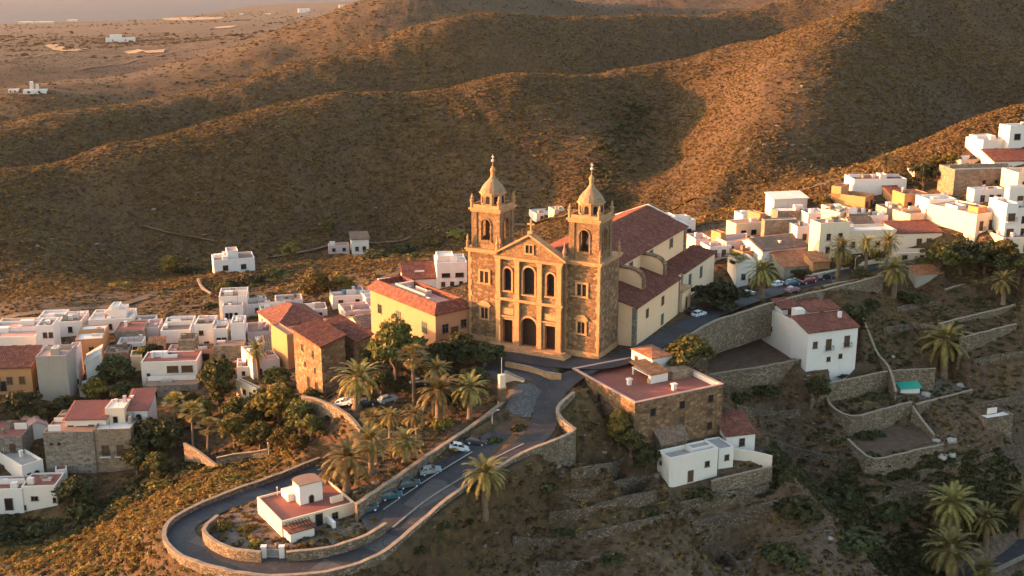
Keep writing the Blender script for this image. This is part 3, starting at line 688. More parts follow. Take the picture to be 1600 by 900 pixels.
for y in (21.0, 33.6):   # curved buttresses rising from the aisle roof
    P = [(10.01, 8.5), (15.2, 8.1), (15.2, 11.2), (14.7, 12.1), (13.7, 12.7), (12.4, 13.0), (10.01, 13.1)]
    k = len(P); mb = MB().add([(x, y-.6, z) for x, z in P]+[(x, y+.6, z) for x, z in P], [tuple(range(k)), tuple(range(2*k-1,k-1,-1))]+[(i,k+i,k+(i+1)%k,(i+1)%k) for i in range(k)])
    bt = mb.build('buttress', M['yellow'], C_)
    cap = MB(); T = P[1:]
    for (xa, za), (xb, zb) in zip(T, T[1:]):
        d = Vector((xb-xa, zb-za)).normalized(); nx_, nz_ = d.y, -d.x; nx_, nz_ = (nx_, nz_) if nz_ > 0 or nx_ > 0 else (-nx_, -nz_)
        q = [(xa,za),(xb,zb),(xb+nx_*.35,zb+nz_*.35),(xa+nx_*.35,za+nz_*.35)]
        cap.add([(x,y-.8,z) for x,z in q]+[(x,y+.8,z) for x,z in q], [(0,1,2,3),(7,6,5,4),(3,2,6,7),(0,4,5,1),(1,5,6,2),(0,3,7,4)])
    cap.build('coping', M['church'], bt)
# ================================================================ HOUSES
_wc = {}
def window_mesh(kind, w, h):
    k = (kind, round(w,2), round(h,2))
    if k in _wc: return _wc[k]
    mb = MB(); x = w/2; pane = {'dark':'glass','wood':'wood','green':'green_wood','open':'dark','arch':'glass','door':'wood','ddoor':'dark','balcony':'wood'}[kind]
    fw = .12 if kind != 'open' else .06
    if kind == 'arch':
        frame(mb, -x, x, 0, h, 0, .14, .08, True, 8); a = arch_fill(-x+.01, x-.01, .0, h-.01, -.03, True, 8); mb.add(a.v, a.f, 1)
    else:
        mb.box(-x, x, -.03, .06, 0, h, 1)
        mb.box(-x-fw, -x, -.1, .02, -.02, h+fw); mb.box(x, x+fw, -.1, .02, -.02, h+fw); mb.box(-x, x, -.1, .02, h, h+fw)
        if kind not in ('door', 'ddoor'): mb.box(-x-fw-.06, x+fw+.06, -.17, .02, -.16, -.021)
        if kind in ('dark', 'balcony', 'wood', 'green'): mb.box(-.035, .035, -.075, -.031, 0, h)
        if kind in ('dark', 'balcony') and h > .9: mb.box(-x, -.036, -.075, -.031, h*.62, h*.62+.06); mb.box(.036, x, -.075, -.031, h*.62, h*.62+.06)
        if kind in ('wood', 'green'):
            for q in range(int(h/.28)): mb.box(-x+.05, -.05, -.06, -.031, .1+q*.28, .2+q*.28, 1); mb.box(.05, x-.05, -.06, -.031, .1+q*.28, .2+q*.28, 1)
    _wc[k] = mb.mesh('door' if 'door' in kind else 'window', [M['wframe'], M[pane]])
    return _wc[k]
def balcony_mesh(w):
    k = ('bal', round(w,2))
    if k in _wc: return _wc[k]
    x = w/2; mb = MB().box(-x, x, -.75, .02, -.14, 0)
    mb.box(-x, x, -.74, -.69, .92, .98, 1); mb.box(-x, -x+.05, -.69, .0, .92, .98, 1); mb.box(x-.05, x, -.69, .0, .92, .98, 1)
    n = max(5, int(w/.16))
    for i in range(n+1): mb.box(-x+i*(w-.03)/n, -x+i*(w-.03)/n+.03, -.73, -.70, .001, .92, 1)
    _wc[k] = mb.mesh('balcony', [M['trim'], M['iron']]); return _wc[k]

def put_window(root, face, pos, z, kind, w, h):
    """face R: plane y=0 of the house, face L: plane x=0"""
    nm = 'door' if 'door' in kind else 'window'
    o = link(nm, window_mesh(kind, w, h), root)
    if face == 'R': o.location = (pos, 0, z)
    else: o.location = (0, pos, z); o.rotation_euler.z = -math.pi/2
    if kind == 'balcony':
        link('balcony', balcony_mesh(w+.9), o, (0, 0, -.17))
    return o
def shell(LX, LY, h, deep, par=.7, t=.25):
    """outer walls with a parapet round a sunken flat roof"""
    o = [(0,0),(LX,0),(LX,LY),(0,LY)]; i_ = [(t,t),(LX-t,t),(LX-t,LY-t),(t,LY-t)]; zr = h-par
    V = [(x,y,-deep) for x,y in o]+[(x,y,h) for x,y in o]+[(x,y,h) for x,y in i_]+[(x,y,zr) for x,y in i_]
    F = []
    for k in range(4):
        n = (k+1) % 4; F += [(k,n,4+n,4+k),(4+k,4+n,8+n,8+k),(8+k,8+n,12+n,12+k)]
    F.append((3,2,1,0))
    return MB().add(V, F), MB().box(t+.002, LX-t-.002, t+.002, LY-t-.002, zr-.15, zr+.05)
def roof_flat(root, LX, LY, h, deep, wall, rmat, par):
    a, b = shell(LX, LY, h, deep, par); w_ = a.build('wall', M[wall], root); b.build('roof', M[rmat], root); return w_
def roof_pitched(root, LX, LY, h, deep, wall, rmat, kind, rise, axis='x'):
    w_ = MB().box(0, LX, 0, LY, -deep, h); e = .35; rf = MB()
    if kind == 'shed':       # falls towards the R face
        w_.add([(0,0,h),(LX,0,h),(LX,LY,h),(0,LY,h),(LX,LY,h+rise),(0,LY,h+rise)], [(1,2,4),(3,0,5),(2,3,5,4)])
        sweep_roof_x(rf, [(-e,h+.05-e*rise/LY),(LY+e,h+.05+rise+e*rise/LY)], -e, LX+e)
    elif kind == 'shedL':    # falls towards the L face
        w_.add([(0,0,h),(LX,0,h),(LX,LY,h),(0,LY,h),(LX,0,h+rise),(LX,LY,h+rise)], [(0,1,4),(2,3,5),(1,2,5,4)])
        sweep_roof(rf, [(-e,h+.05-e*rise/LX),(LX+e,h+.05+rise+e*rise/LX)], -e, LY+e); barrels(rf, [(-e,h+.06-e*rise/LX),(LX+e,h+.06+rise+e*rise/LX)], -e, LY+e, .5)
    elif kind == 'gable':    # ridge along x
        w_.add([(0,0,h),(0,LY,h),(0,LY/2,h+rise),(LX,0,h),(LX,LY,h),(LX,LY/2,h+rise)], [(0,2,1),(3,4,5)])
        s = rise/(LY/2); sweep_roof_x(rf, [(-e,h+.06-e*s),(LY/2,h+rise+.1),(LY+e,h+.06-e*s)], -e, LX+e)
    elif kind == 'gableY':   # ridge along y
        w_.add([(0,0,h),(LX,0,h),(LX/2,0,h+rise),(0,LY,h),(LX,LY,h),(LX/2,LY,h+rise)], [(0,1,2),(4,3,5)])
        s = rise/(LX/2); pr_ = [(-e,h+.06-e*s),(LX/2,h+rise+.1),(LX+e,h+.06-e*s)]; sweep_roof(rf, pr_, -e, LY+e); barrels(rf, pr_, -e, LY+e, .5)
    elif kind == 'hip':
        m = min(LX, LY)/2; P = [(-e,-e),(LX+e,-e),(LX+e,LY+e),(-e,LY+e)]
        if LX >= LY: a, b = (m,LY/2), (LX-m,LY/2)
        else: a, b = (LX/2,m), (LX/2,LY-m)
        z0 = h+.02; V = [(x,y,z0-.22) for x,y in P]+[(x,y,z0) for x,y in P]+[(a[0],a[1],h+rise),(b[0],b[1],h+rise)]
        F = [(k,(k+1)%4,4+(k+1)%4,4+k) for k in range(4)]+[(3,2,1,0)]
        F += [(4,5,9,8),(5,6,9),(6,7,8,9),(7,4,8)] if LX >= LY else [(4,5,8),(5,6,9,8),(6,7,9),(7,4,8,9)]
        rf.add(V, F)
    w_ = w_.build('wall', M[wall], root); rf.build('roof', M[rmat], root); return w_
def sweep_roof_x(mb, prof, x0, x1, th=.22):
    q = sweep_roof(MB(), prof, -x1, -x0, th); barrels(q, prof, -x1+.1, -x0-.1, .5)
    k = len(mb.v); mb.v += [(-y, x, z) for x, y, z in q.v]; mb.f += [tuple(i+k for i in f) for f in q.f]; mb.m += q.m
    return mb
HOUSES = []
def house(name, label, u, vb, vt, duR, LY=None, duL=None, yaw=5, wall='white', roof='flat', rmat='t_pale', rise=1.6, par=.6, wins=(), rooms=(), bits=(), cat='house', group='houses of the hill village', zb=None, deep=5.0):
    P = PZ(u, vb, zb) if zb is not None else G(u, vb)
    ya = R(yaw); LX = solve_len(P, ya, duR, u); LY = LY if LY else solve_len(P, ya+math.pi/2, duL, u)
    if duL and yaw < 24: LY = min(LY, 8.5)
    h = PY(u, vt, P.y).z-P.z
    root = thing(name, label, cat, P, ya, group)
    (roof_flat(root, LX, LY, h, deep, wall, rmat, par) if roof == 'flat' else roof_pitched(root, LX, LY, h, deep, wall, rmat, roof, rise))
    for wdw in wins:   # (face, fraction along, bottom height as a fraction of h, kind, w, h)
        f, t, zf, kind, w_, hh = wdw; put_window(root, f, t*(LX if f == 'R' else LY), zf*h, kind, w_, hh)
    top = h-par+.05 if roof == 'flat' else h
    for r in rooms:    # (x0,x1,y0,y1 as fractions, height, wall, roof material, [windows])
        x0, x1, y0, y1, rh, wm, rm = r[:7]; x0 *= LX; x1 *= LX; y0 *= LY; y1 *= LY
        q = MB(); V, S_ = shell(x1-x0, y1-y0, rh, .02, .35, .18); o = V.build('roof_room', M[wm], root, (x0, y0, top)); S_.build('roof', M[rm], o)
        for (f, t, z, kind, w_, hh) in (r[7] if len(r) > 7 else ()): put_window(o, f, t*((x1-x0) if f == 'R' else (y1-y0)), z, kind, w_, hh)
    for b in bits:     # roof clutter: (kind, fx, fy)
        kind, fx, fy = b[:3]; x, y = fx*LX, fy*LY
        if kind == 'chimney': mb = MB().box(x-.3,x+.3,y-.3,y+.3,top-.02,top+1.2); mb.box(x-.38,x+.38,y-.38,y+.38,top+1.202,top+1.35); mb.build('chimney', M['white'], root)
        if kind == 'tank': mb = MB().lathe([(.55,.0),(.55,1.0),(.4,1.15),(.1,1.2)], 14); mb.build('water_tank', M['blue'] if len(b) > 3 else M['metal'], root, (x, y, top-.01))
        if kind == 'dish':
            mb = MB().tube([(0,0,0),(0,0,1.1)], [.04,.04], 6); mb.lathe([(.02,1.1),(.3,1.18),(.5,1.35),(.48,1.36),(.28,1.2),(.02,1.13)], 12); o = mb.build('satellite_dish', M['metal'], root, (x, y, top-.01))
        if kind == 'line':
            mb = MB().tube([(0,0,0),(0,0,2.4)], [.05,.04], 6); mb.box(-.9,.9,-.02,.02,2.0,2.05); mb.build('aerial', M['iron'], root, (x, y, top-.01))
        if kind == 'wallet': mb = MB().box(x-1.2,x+1.2,y-.12,y+.12,top-.01,top+1.3); mb.build('terrace_wall', M['white'], root)
    if roof == 'flat' and LX > 2.5 and LY > 3 and group != NB_:
        cr = random.Random(int(u*7+vb))
        for q in range(cr.choice((1, 2, 2, 3))):
            w_, d_, hh = cr.uniform(.5, LX*.3), cr.uniform(.4, LY*.25), cr.uniform(.4, 1.5); x, y = cr.uniform(.35, LX-.35-w_), cr.uniform(.35, LY-.35-d_)
            MB().box(x, x+w_, y, y+d_, top-.03, top+hh).build('roof_hut' if hh > 1 else 'roof_box', M[cr.choice(('white', wall, 'pink', 'grey', 'brownwall'))], root)
        if cr.random() < .6:   # a half-height dividing wall
            y = cr.uniform(.3, .7)*LY; MB().box(.27, LX-.27, y, y+.16, top-.03, top+cr.uniform(.5, 1.1)).build('terrace_wall', M[wall if wall not in ('church', 'darkstone') else 'white'], root)
        if cr.random() < .4: x, y = cr.uniform(.6, LX-.6), cr.uniform(.6, LY-.6); MB().tube([(x,y,top-.02),(x,y,top+2.2)], [.035,.03], 5).build('aerial', M['iron'], root)
        if not wins and LX > 3.5 and wall not in ('grey', 'brownwall'):
            for q in range(max(1, int(LX/3))): put_window(root, 'R', LX*(q+.5)/max(1, int(LX/3)), h*.3, cr.choice(('dark', 'open', 'wood')), cr.uniform(.7, 1.1), min(h*.35, 1.4))
    HOUSES.append((name, P, LX, LY, ya, h)); return root
NB_ = 'buildings on the ravine side'

D, W_, O_ = 'dark', 'wood', 'open'
def row(face, z, kind, w, h, *fr): return [(face, f, z, kind, w, h) for f in fr]

# ---------------- left village, front to back
house('ochre_house', 'long ochre house with a red tiled roof band at the left edge of the village', -40, 613, 576, 92, 8, yaw=6, wall='ochre', roof='shed', rmat='tile', rise=2.0, wins=row('R',.3,W_,1.0,1.5,.42,.62,.83)+[('R',.5,0,'ddoor',1.2,2.2)])
house('concrete_house', 'tall blank grey block house with one bright side beside the ochre house', 63, 624, 557, 47, 8, yaw=4, wall='grey', rmat='t_pink', par=.3, rooms=[(.45,.62,.2,.5,1.4,'white','t_pale')])
house('white_house', 'white block with a small dark window above the tall grey block', 61, 556, 509, 26, 6, yaw=8, wall='white', rmat='t_brown', wins=row('R',.6,D,.7,1.1,.5,.85))
house('terrace_house', 'white house with a long planted roof terrace at the left edge of the village', -30, 560, 528, 88, 13, yaw=6, wall='white', rmat='t_pink', bits=[('chimney',.6,.5)])
house('ochre_house', 'small ochre house under a wide pale flat roof', 121, 567, 531, 43, 11, yaw=12, wall='ochre', rmat='t_pale', par=.25, wins=row('R',.4,D,.8,1.3,.55))
house('white_house', 'white terraced house with a yard wall on its roof behind the small ochre house', 93, 527, 503, 36, 9, yaw=8, wall='white', rmat='t_brown', bits=[('wallet',.5,.5),('dish',.8,.3)])
house('white_house', 'wide white house crowned by a small roof room at the back of the left village', 140, 523, 500, 66, 9, yaw=8, wall='white', rmat='t_pale', rooms=[(.42,.85,.25,.8,2.2,'white','t_pale'),(.5,.7,.3,.7,3.1,'white','t_pale')])
house('stone_house', 'brown stone house with a ragged red tile edge and bright yellow side', 181, 541, 518, 45, 8, yaw=9, wall='brownwall', rmat='t_red', par=.2, bits=[('chimney',.3,.5)])
house('white_house', 'low white building below the brown stone house', 184, 553, 537, 40, 5, yaw=9, wall='white', rmat='t_pink', wins=row('R',.2,D,.8,.9,.3,.7))
house('terrace_house', 'flat house with a big brown roof terrace and white parapets in the left village', 252, 537, 517, 46, 11, yaw=8, wall='white', rmat='t_brown', bits=[('wallet',.4,.6)], wins=row('R',.3,D,.9,.8,.75))
house('pink_house', 'tiny pinkish house left of the brown roof terrace', 227, 530, 512, 22, 7, yaw=8, wall='pink', rmat='t_pink')
house('stone_shed', 'square brown stone block with one sunlit edge below the brown roof terrace', 281, 568, 532, 26, 5, yaw=6, wall='brownwall', rmat='t_brown', par=.2)
house('white_house', 'white house with a sunlit left side right of the brown roof terrace', 306, 548, 507, 30, 7, yaw=6, wall='white', rmat='t_brown', wins=row('R',.15,D,.9,1.1,.6)+row('R',.6,D,.8,.9,.35), bits=[('dish',.6,.5)])
house('white_house', 'low white house between two taller white blocks in the left village', 336, 550, 514, 21, 7, yaw=6, wall='white', rmat='t_brown', wins=row('R',.4,D,.8,1.1,.35,.75))
house('white_house', 'plain white cube with a glowing left edge in the left village', 363, 549, 505, 21, 6, yaw=8, wall='white', rmat='t_grey', bits=[('tank',.5,.5)])
house('stone_house', 'long brown stone wall-like house under the white cubes', 336, 575, 541, 47, 4, yaw=6, wall='brownwall', rmat='t_brown', par=.2, wins=row('R',.4,O_,.8,1.0,.3))
house('terracotta_house', 'small terracotta house with a white rim and dark opening', 306, 569, 546, 29, 4, yaw=5, wall='terracotta', rmat='t_pink', wins=row('R',.25,O_,1.6,1.5,.55))
house('white_house', 'white house with two wide brown windows above a stone basement', 223, 603, 566, 87, 7, yaw=5, wall='white', rmat='t_red', par=.25, wins=row('R',.55,W_,2.2,1.3,.56,.82)+[('R',.12,.1,D,.5,2.2),('R',.55,.02,'ddoor',2.4,1.5),('R',.78,.2,D,.9,.9)], bits=[('chimney',.15,.5)])
house('stone_basement', 'dark rubble stone basement under the white house with wide brown windows', 226, 627, 603, 84, 6, yaw=5, wall='darkstone', rmat='t_brown', par=.1, wins=row('R',.2,O_,1.0,1.4,.2,.75), cat='basement')
house('white_house', 'upright white block at the far edge of the left village, left side aglow', 344, 500, 464, 44, duL=-12, yaw=10, wall='white', rmat='t_brown', wins=row('R',.1,D,.8,1.4,.3,.7))
house('white_house', 'white annex in front of the upright white block', 349, 505, 478, 32, 4, yaw=10, wall='white', rmat='t_pink', wins=row('R',.25,O_,.7,1.4,.2,.4,.65))
house('white_house', 'low ruined-looking white house with a brown corner right of the upright white block', 386, 495, 476, 33, 6, yaw=14, wall='white', rmat='t_pink', rooms=[(.55,.95,.2,.8,1.5,'pink','t_brown')])
house('white_house', 'small white house with dark roof pool at the back of the left village', 408, 500, 483, 42, 6, yaw=18, wall='white', rmat='t_grey')
house('hip_roof_house', 'cream house under a dark red hipped roof with white ridges', 435, 535, 510, 74, duL=-30, yaw=30, wall='cream', roof='hip', rmat='tile', rise=3.0, wins=row('L',.4,D,.8,1.2,.2,.5,.8)+row('R',.4,D,.8,1.2,.2,.5))
house('ochre_house', 'narrow ochre tower house with a dark right side below the hipped roof', 451, 578, 523, 14, duL=-25, yaw=33, wall='ochre', rmat='t_brown', par=.2)
house('stone_house', 'tall golden stone house with a red roof and two doors, left of the big palm', 505, 622, 541, 37, duL=-43, yaw=33, wall='church', roof='shedL', rmat='tile', rise=1.4, wins=row('L',.68,D,.75,1.2,.3,.68)+row('L',.4,O_,.6,.9,.25,.6)+row('L',.0,'ddoor',1.1,2.3,.22,.5))
house('stone_house', 'stone house with an orange-lit gable wall behind the tall golden stone house', 561, 590, 533, 22, duL=-50, yaw=33, wall='church', roof='shedL', rmat='tile', rise=.9)
house('tiled_house', 'low house with weathered tile roofs left of the apricot mansion', 566, 530, 513, 34, duL=-26, yaw=32, wall='pink', roof='gable', rmat='tile_old', rise=1.6)
house('white_house', 'low white house with a cluttered pale roof and blue tank behind the village tree', 520, 484, 463, 52, duL=-13, yaw=14, wall='white', rmat='t_pink', bits=[('tank',.4,.4,1),('chimney',.7,.6),('wallet',.6,.3)])
house('white_house', 'little white house with a pale wall beside the apricot mansion', 606, 470, 447, 22, duL=-16, yaw=25, wall='white', rmat='t_pink', bits=[('chimney',.5,.5)])
house('white_house', 'white house with a dark red front roof behind the apricot mansion', 632, 462, 436, 53, 7, yaw=12, wall='white', roof='shed', rmat='tile', rise=2.2, wins=row('R',.2,D,.9,1.2,.2,.75), bits=[('wallet',.5,.4)])
house('white_house', 'stepped white house against the left church tower', 683, 452, 411, 47, 9, yaw=8, wall='white', rmat='t_pale', wins=row("R",.45,O_,2.0,1.0,.3,.75)+row('R',.1,D,.8,1.1,.2,.5,.8), rooms=[(.05,.6,.3,.9,1.6,'white','t_pale')])
house('white_house', 'lonely white house with a square roof room on the valley floor', 335, 429, 407, 64, duL=-19, yaw=18, wall='white', rmat='t_brown', par=.4, wins=row('R',.25,D,1.4,1.4,.28,.72), rooms=[(.35,.62,.25,.9,2.4,'white','t_pink')], group='scattered white houses in the valley')
house('white_house', 'small two-part white house among bushes on the valley floor', 550, 398, 374, 27, 7, yaw=12, wall='white', roof='shed', rmat='tile_old', rise=1.0, wins=row('R',.25,D,1.0,1.3,.3,.72), group='scattered white houses in the valley')
house('brick_shed', 'low pinkish brick shed attached to the small valley house', 514, 397, 384, 32, 4, yaw=12, wall='pink', rmat='t_brown', group='scattered white houses in the valley')
# the apricot mansion
mroot = house('apricot_mansion', 'large apricot mansion with a tiled skirt and pink roof terrace left of the church', 681, 541, 491, 53, duL=-101, yaw=38, wall='apricot', rmat='t_pink', par=.3,
    wins=[('R',.28,.36,D,1.3,1.7),('R',.55,.0,'door',1.6,3.2),('R',.82,.4,D,1.2,1.6),('L',.16,.3,'green',1.6,2.0),('L',.55,.3,'green',1.5,2.0),('L',.85,.3,D,1.4,1.8)])
_, _, mLX, mLY, _, mh = HOUSES[-1]
mb = MB(); e, i_, zt = .7, 1.1, 1.9
o = [(-e,-e),(mLX+e,-e),(mLX+e,mLY+e),(-e,mLY+e)]; q = [(i_,i_),(mLX-i_,i_),(mLX-i_,mLY-i_),(i_,mLY-i_)]; q2 = [(i_+.3,i_+.3),(mLX-i_-.3,i_+.3),(mLX-i_-.3,mLY-i_-.3),(i_+.3,mLY-i_-.3)]
V = [(x,y,mh-.15) for x,y in o]+[(x,y,mh+.05) for x,y in o]+[(x,y,mh+zt) for x,y in q]+[(x,y,mh+zt) for x,y in q2]+[(x,y,mh-.2) for x,y in q2]
F = []
for k in range(4):
    n = (k+1) % 4; F += [(k,n,4+n,4+k),(4+k,4+n,8+n,8+k),(8+k,8+n,12+n,12+k),(12+k,12+n,16+n,16+k),(k,16+k,16+n,n)]
mb.add(V, F); mb.build('tile_skirt', M['tile'], mroot)
MB().box(i_+.32, mLX-i_-.32, i_+.32, mLY-i_-.32, mh+.2, mh+.6).build('roof_terrace', M['t_pink'], mroot)
for x0,x1,y0,y1,hh in ((.3,.34,.3,.75,1.4),(.34,.8,.72,.75,1.3),(.55,.7,.4,.43,1.1),(.62,.64,.43,.6,1.2)):
    MB().box(x0*mLX,x1*mLX,y0*mLY,y1*mLY,mh+.595,mh+.6+hh).build('terrace_wall', M['pink'], mroot)
MB().box(.22*mLX,.27*mLX,.2*mLY,.24*mLY,mh+.595,mh+1.9).build('chimney', M['white'], mroot)
# ---------------- hollow on the lower left
house('white_house', 'narrow white stair house squeezed behind the tall grey block', 111, 606, 548, 14, 6, yaw=10, wall='pink', rmat='t_pale', wins=row('R',.1,D,.6,1.0,.3,.75)+row('R',.35,D,.6,1.0,.5))
house('white_house', 'small white gabled house above the dark shrubs of the left village', 137, 602, 566, 22, 6, yaw=14, wall='white', roof='shedL', rmat='t_pale', rise=1.6)
house('yellow_shed', 'crumbling yellow shed on the slope among shrubs', 206, 582, 556, 18, 4, yaw=14, wall='yellow', rmat='t_brown', par=.3)
house('white_shed', 'small white hut roof among the trees of the hollow', 125, 620, 608, 20, 4, yaw=8, wall='white', rmat='t_pale', par=.2, cat='hut')
house('cream_house', 'cream house with a bright sunlit wall half hidden by trees', 403, 634, 607, 7, duL=-33, yaw=45, wall='cream', rmat='t_brown', par=.25, wins=row('L',.35,O_,.9,.9,.3,.6))
house('white_house', 'white house with arched windows behind the tall slender palm', 396, 593, 557, 22, duL=-17, yaw=30, wall='white', rmat='t_pale', wins=[('L',.5,.45,D,.7,1.1),('R',.5,.1,'arch',.8,1.6)])
house('white_house', 'low white walled house left of the slender palm', 371, 592, 574, 20, 6, yaw=12, wall='white', rmat='t_pale', wins=row('R',.3,O_,.6,.8,.5))
st = house('stone_house', 'big rubble stone house with a white terrace parapet in the lower left', 74, 740, 676, 78, 12, yaw=3, wall='darkstone', rmat='t_brown', par=.3, wins=row('R',.7,O_,.5,.4,.15,.3), bits=[('wallet',.2,.1)])
house('stone_house', 'brown wing with two tall shuttered windows on the big stone house', 152, 738, 671, 58, 9, yaw=3, wall='brownwall', rmat='t_pale', par=.5, wins=[('R',.28,.4,'balcony',1.2,2.0),('R',.68,.4,'balcony',1.2,2.0)])
house('white_house', 'white upper house with a red roof and brown openings on the stone house terrace', 104, 680, 655, 63, 7, yaw=3, wall='white', roof='shed', rmat='t_red', rise=1.0, zb=-15.6, deep=2, wins=row('R',.0,'door',2.0,1.8,.42,.85)+[('R',.12,.1,D,.9,1.6),('R',.63,.1,'green',.8,1.7)])
house('cream_tower', 'cream stair tower between the two white upper houses', 167, 672, 638, 30, 5, yaw=3, wall='cream', rmat='t_pale', par=.2, zb=-15.2, deep=2)
house('white_house', 'white upper house with two arched windows and a bright red roof', 197, 665, 640, 35, 7, yaw=3, wall='white', roof='shed', rmat='t_red', rise=1.6, zb=-15, deep=3, wins=[('R',.25,.12,'arch',.9,1.9),('R',.6,.12,'arch',.9,1.9)], bits=[('chimney',.1,.6)])
house('pink_house', 'long house with a sloping pink roof at the left edge of the hollow', 43, 690, 668, 32, 12, yaw=28, wall='white', roof='gableY', rmat='t_pink', rise=1.0)
house('red_roof_house', 'stone house with a flat red roof at the lower left edge', -25, 715, 684, 62, 9, yaw=4, wall='darkstone', rmat='t_red', par=.25, bits=[('wallet',.8,.5)])
house('white_house', 'white house with an arched door and dark terrace at the lower left edge', 38, 764, 728, 33, duL=-50, yaw=48, wall='white', rmat='t_grey', wins=[('R',.3,.35,D,.6,1.1),('R',.65,.25,'arch',.9,1.7),('L',.6,.3,D,.7,1.0)], bits=[('chimney',.6,.4),('wallet',.5,.7)])
house('white_house', 'lowest white house with a red roof terrace and big dark door in the hollow', -12, 800, 765, 50, 6, yaw=4, wall='white', rmat='t_red', par=.3, wins=[('R',.55,.05,'ddoor',1.3,2.4)])
house('white_house', 'white annex with a small dark window right of the lowest white house', 38, 800, 760, 53, 6, yaw=4, wall='white', rmat='t_red', par=.35, wins=[('R',.35,.45,D,1.1,.7),('R',.02,.1,D,.5,.8),('R',.93,.35,O_,.5,.9)])
house('white_shed', 'white lean-to against the foot of the big stone house', 88, 752, 735, 18, 4, yaw=20, wall='white', rmat='t_red', par=.3, cat='shed')

# ---------------- right-hand village
R_ = 'houses of the upper right village'
def hr(*a, **k): k.setdefault('group', R_); return house(*a, **k)
hr('white_house', 'white houses cluster directly behind the long church roof', 1036, 374, 346, 50, 8, yaw=14, wall='white', rmat='t_pale', wins=row('R',.3,D,1.2,1.0,.45,.8), rooms=[(.0,.45,.2,.9,1.5,'white','t_pale')])
hr('white_house', 'pinkish white house just right of the end of the church roof', 1086, 402, 374, 25, 7, yaw=12, wall='pink', rmat='t_pink', wins=row('R',.4,D,.8,1.0,.4,.75))
hr('white_house', 'white house with small balconies under the ochre stub tower', 1108, 410, 386, 34, 6, yaw=14, wall='white', rmat='t_pink', wins=[('R',.25,.35,'balcony',.9,1.6),('R',.65,.35,'balcony',.9,1.6)])
hr('ochre_house', 'small ochre stub tower above the balcony row', 1125, 392, 364, 8, duL=-15, yaw=30, wall='ochre', rmat='t_brown', par=.2)
hr('yellow_house', 'yellow-sided house with a white veranda front right of the church', 1149, 376, 350, 40, duL=-15, yaw=18, wall='yellow', rmat='t_brown', wins=row('R',.3,O_,1.4,1.2,.3,.7))
hr('ochre_house', 'ochre block left of the big brown unplastered wall', 1186, 366, 334, 8, duL=-19, yaw=30, wall='ochre', rmat='t_pink', par=.2)
hr('brick_house', 'big brown unplastered wall house in the middle of the right village', 1193, 380, 344, 51, duL=-5, yaw=8, wall='brownwall', rmat='t_pale', par=.3)
hr('white_house', 'white rooftop house at the far edge of the right village with bright left wall', 1208, 340, 311, 52, duL=-13, yaw=12, wall='white', roof='shed', rmat='t_pale', rise=.8, wins=row('R',.3,D,1.2,1.2,.25))
hr('brick_house', 'long low brown wall below the far white rooftop house', 1214, 352, 330, 48, 5, yaw=8, wall='brownwall', rmat='t_pale', par=.2)
hr('gable_house', 'white house with a pinkish pitched roof and orange-lit gable', 1190, 414, 391, 70, duL=-42, yaw=24, wall='white', roof='gable', rmat='tile_old', rise=1.8, wins=row('R',.35,D,1.3,1.1,.3,.62), bits=[('chimney',.5,.2)])
hr('orange_house', 'low orange-lit house with a terrace left of the pitched roof house', 1160, 412, 394, 18, duL=-24, yaw=30, wall='ochre', rmat='t_pink', wins=row('L',.3,D,.8,1.0,.5))
hr('red_roof_house', 'low building with a wide red sloping roof above the parked cars', 1224, 437, 417, 54, 8, yaw=12, wall='grey', roof='shed', rmat='tile_orange', rise=1.8)
hr('white_house', 'bluish white wall house directly left of the street palm', 1150, 450, 407, 30, 6, yaw=12, wall='white', rmat='t_brown', wins=row('R',.3,D,.8,1.3,.35)+row('R',.02,'ddoor',1.0,2.0,.75))
hr('white_house', 'tall pale yellow house with a glowing left wall behind the street palms', 1278, 408, 349, 46, duL=-16, yaw=16, wall='cream', rmat='t_brown', par=.3, wins=row('R',.55,D,.9,1.4,.3,.7)+row('R',.2,D,.9,1.4,.3,.7))
hr('terrace_house', 'sunlit terraced house with a white parapet above the tall pale yellow house', 1310, 362, 332, 30, duL=-28, yaw=30, wall='cream', rmat='t_pink')
hr('brick_house', 'brown unplastered ruin with white lumps on top', 1324, 364, 334, 33, duL=-8, yaw=8, wall='brownwall', rmat='t_pale', par=.2, bits=[('wallet',.3,.5),('tank',.8,.5)])
hr('ochre_house', 'ochre L-shaped wall house at the far left corner of the upper village', 1350, 332, 308, 14, duL=-53, yaw=52, wall='ochre', rmat='t_brown', par=1.2, rooms=[(.0,.9,.72,1.0,3.2,'ochre','t_brown')])
hr('white_house', 'long plain white house below the hilltop palm', 1332, 314, 280, 82, 8, yaw=3, wall='white', rmat='t_red', par=.4, wins=row('R',.3,D,.7,.9,.58,.63), rooms=[(.55,.68,.3,.7,1.2,'white','t_pale')])
hr('ochre_house', 'ochre and brown cube with a red flat roof', 1411, 334, 303, 36, duL=-19, yaw=14, wall='ochre', rmat='t_red', par=.25)
hr('brick_house', 'large brown stone house with an ochre side near the top of the village', 1488, 308, 265, 94, duL=-28, yaw=8, wall='brownwall', rmat='t_grey', par=.3, wins=row('R',.45,O_,.9,1.0,.5,.7), bits=[('line',.4,.5)])
hr('white_house', 'dazzling white house with dark terrace doors near the top right', 1533, 252, 219, 34, duL=-27, yaw=18, wall='white', rmat='t_red', wins=row('R',.3,D,1.0,1.6,.25,.6), rooms=[(.1,.9,.5,.95,1.2,'white','t_pale')])
hr('white_house', 'topmost white house at the right edge with two wide dark windows', 1574, 240, 197, 50, duL=-17, yaw=12, wall='white', rmat='t_pale', wins=row('R',.5,O_,1.8,1.6,.25,.65))
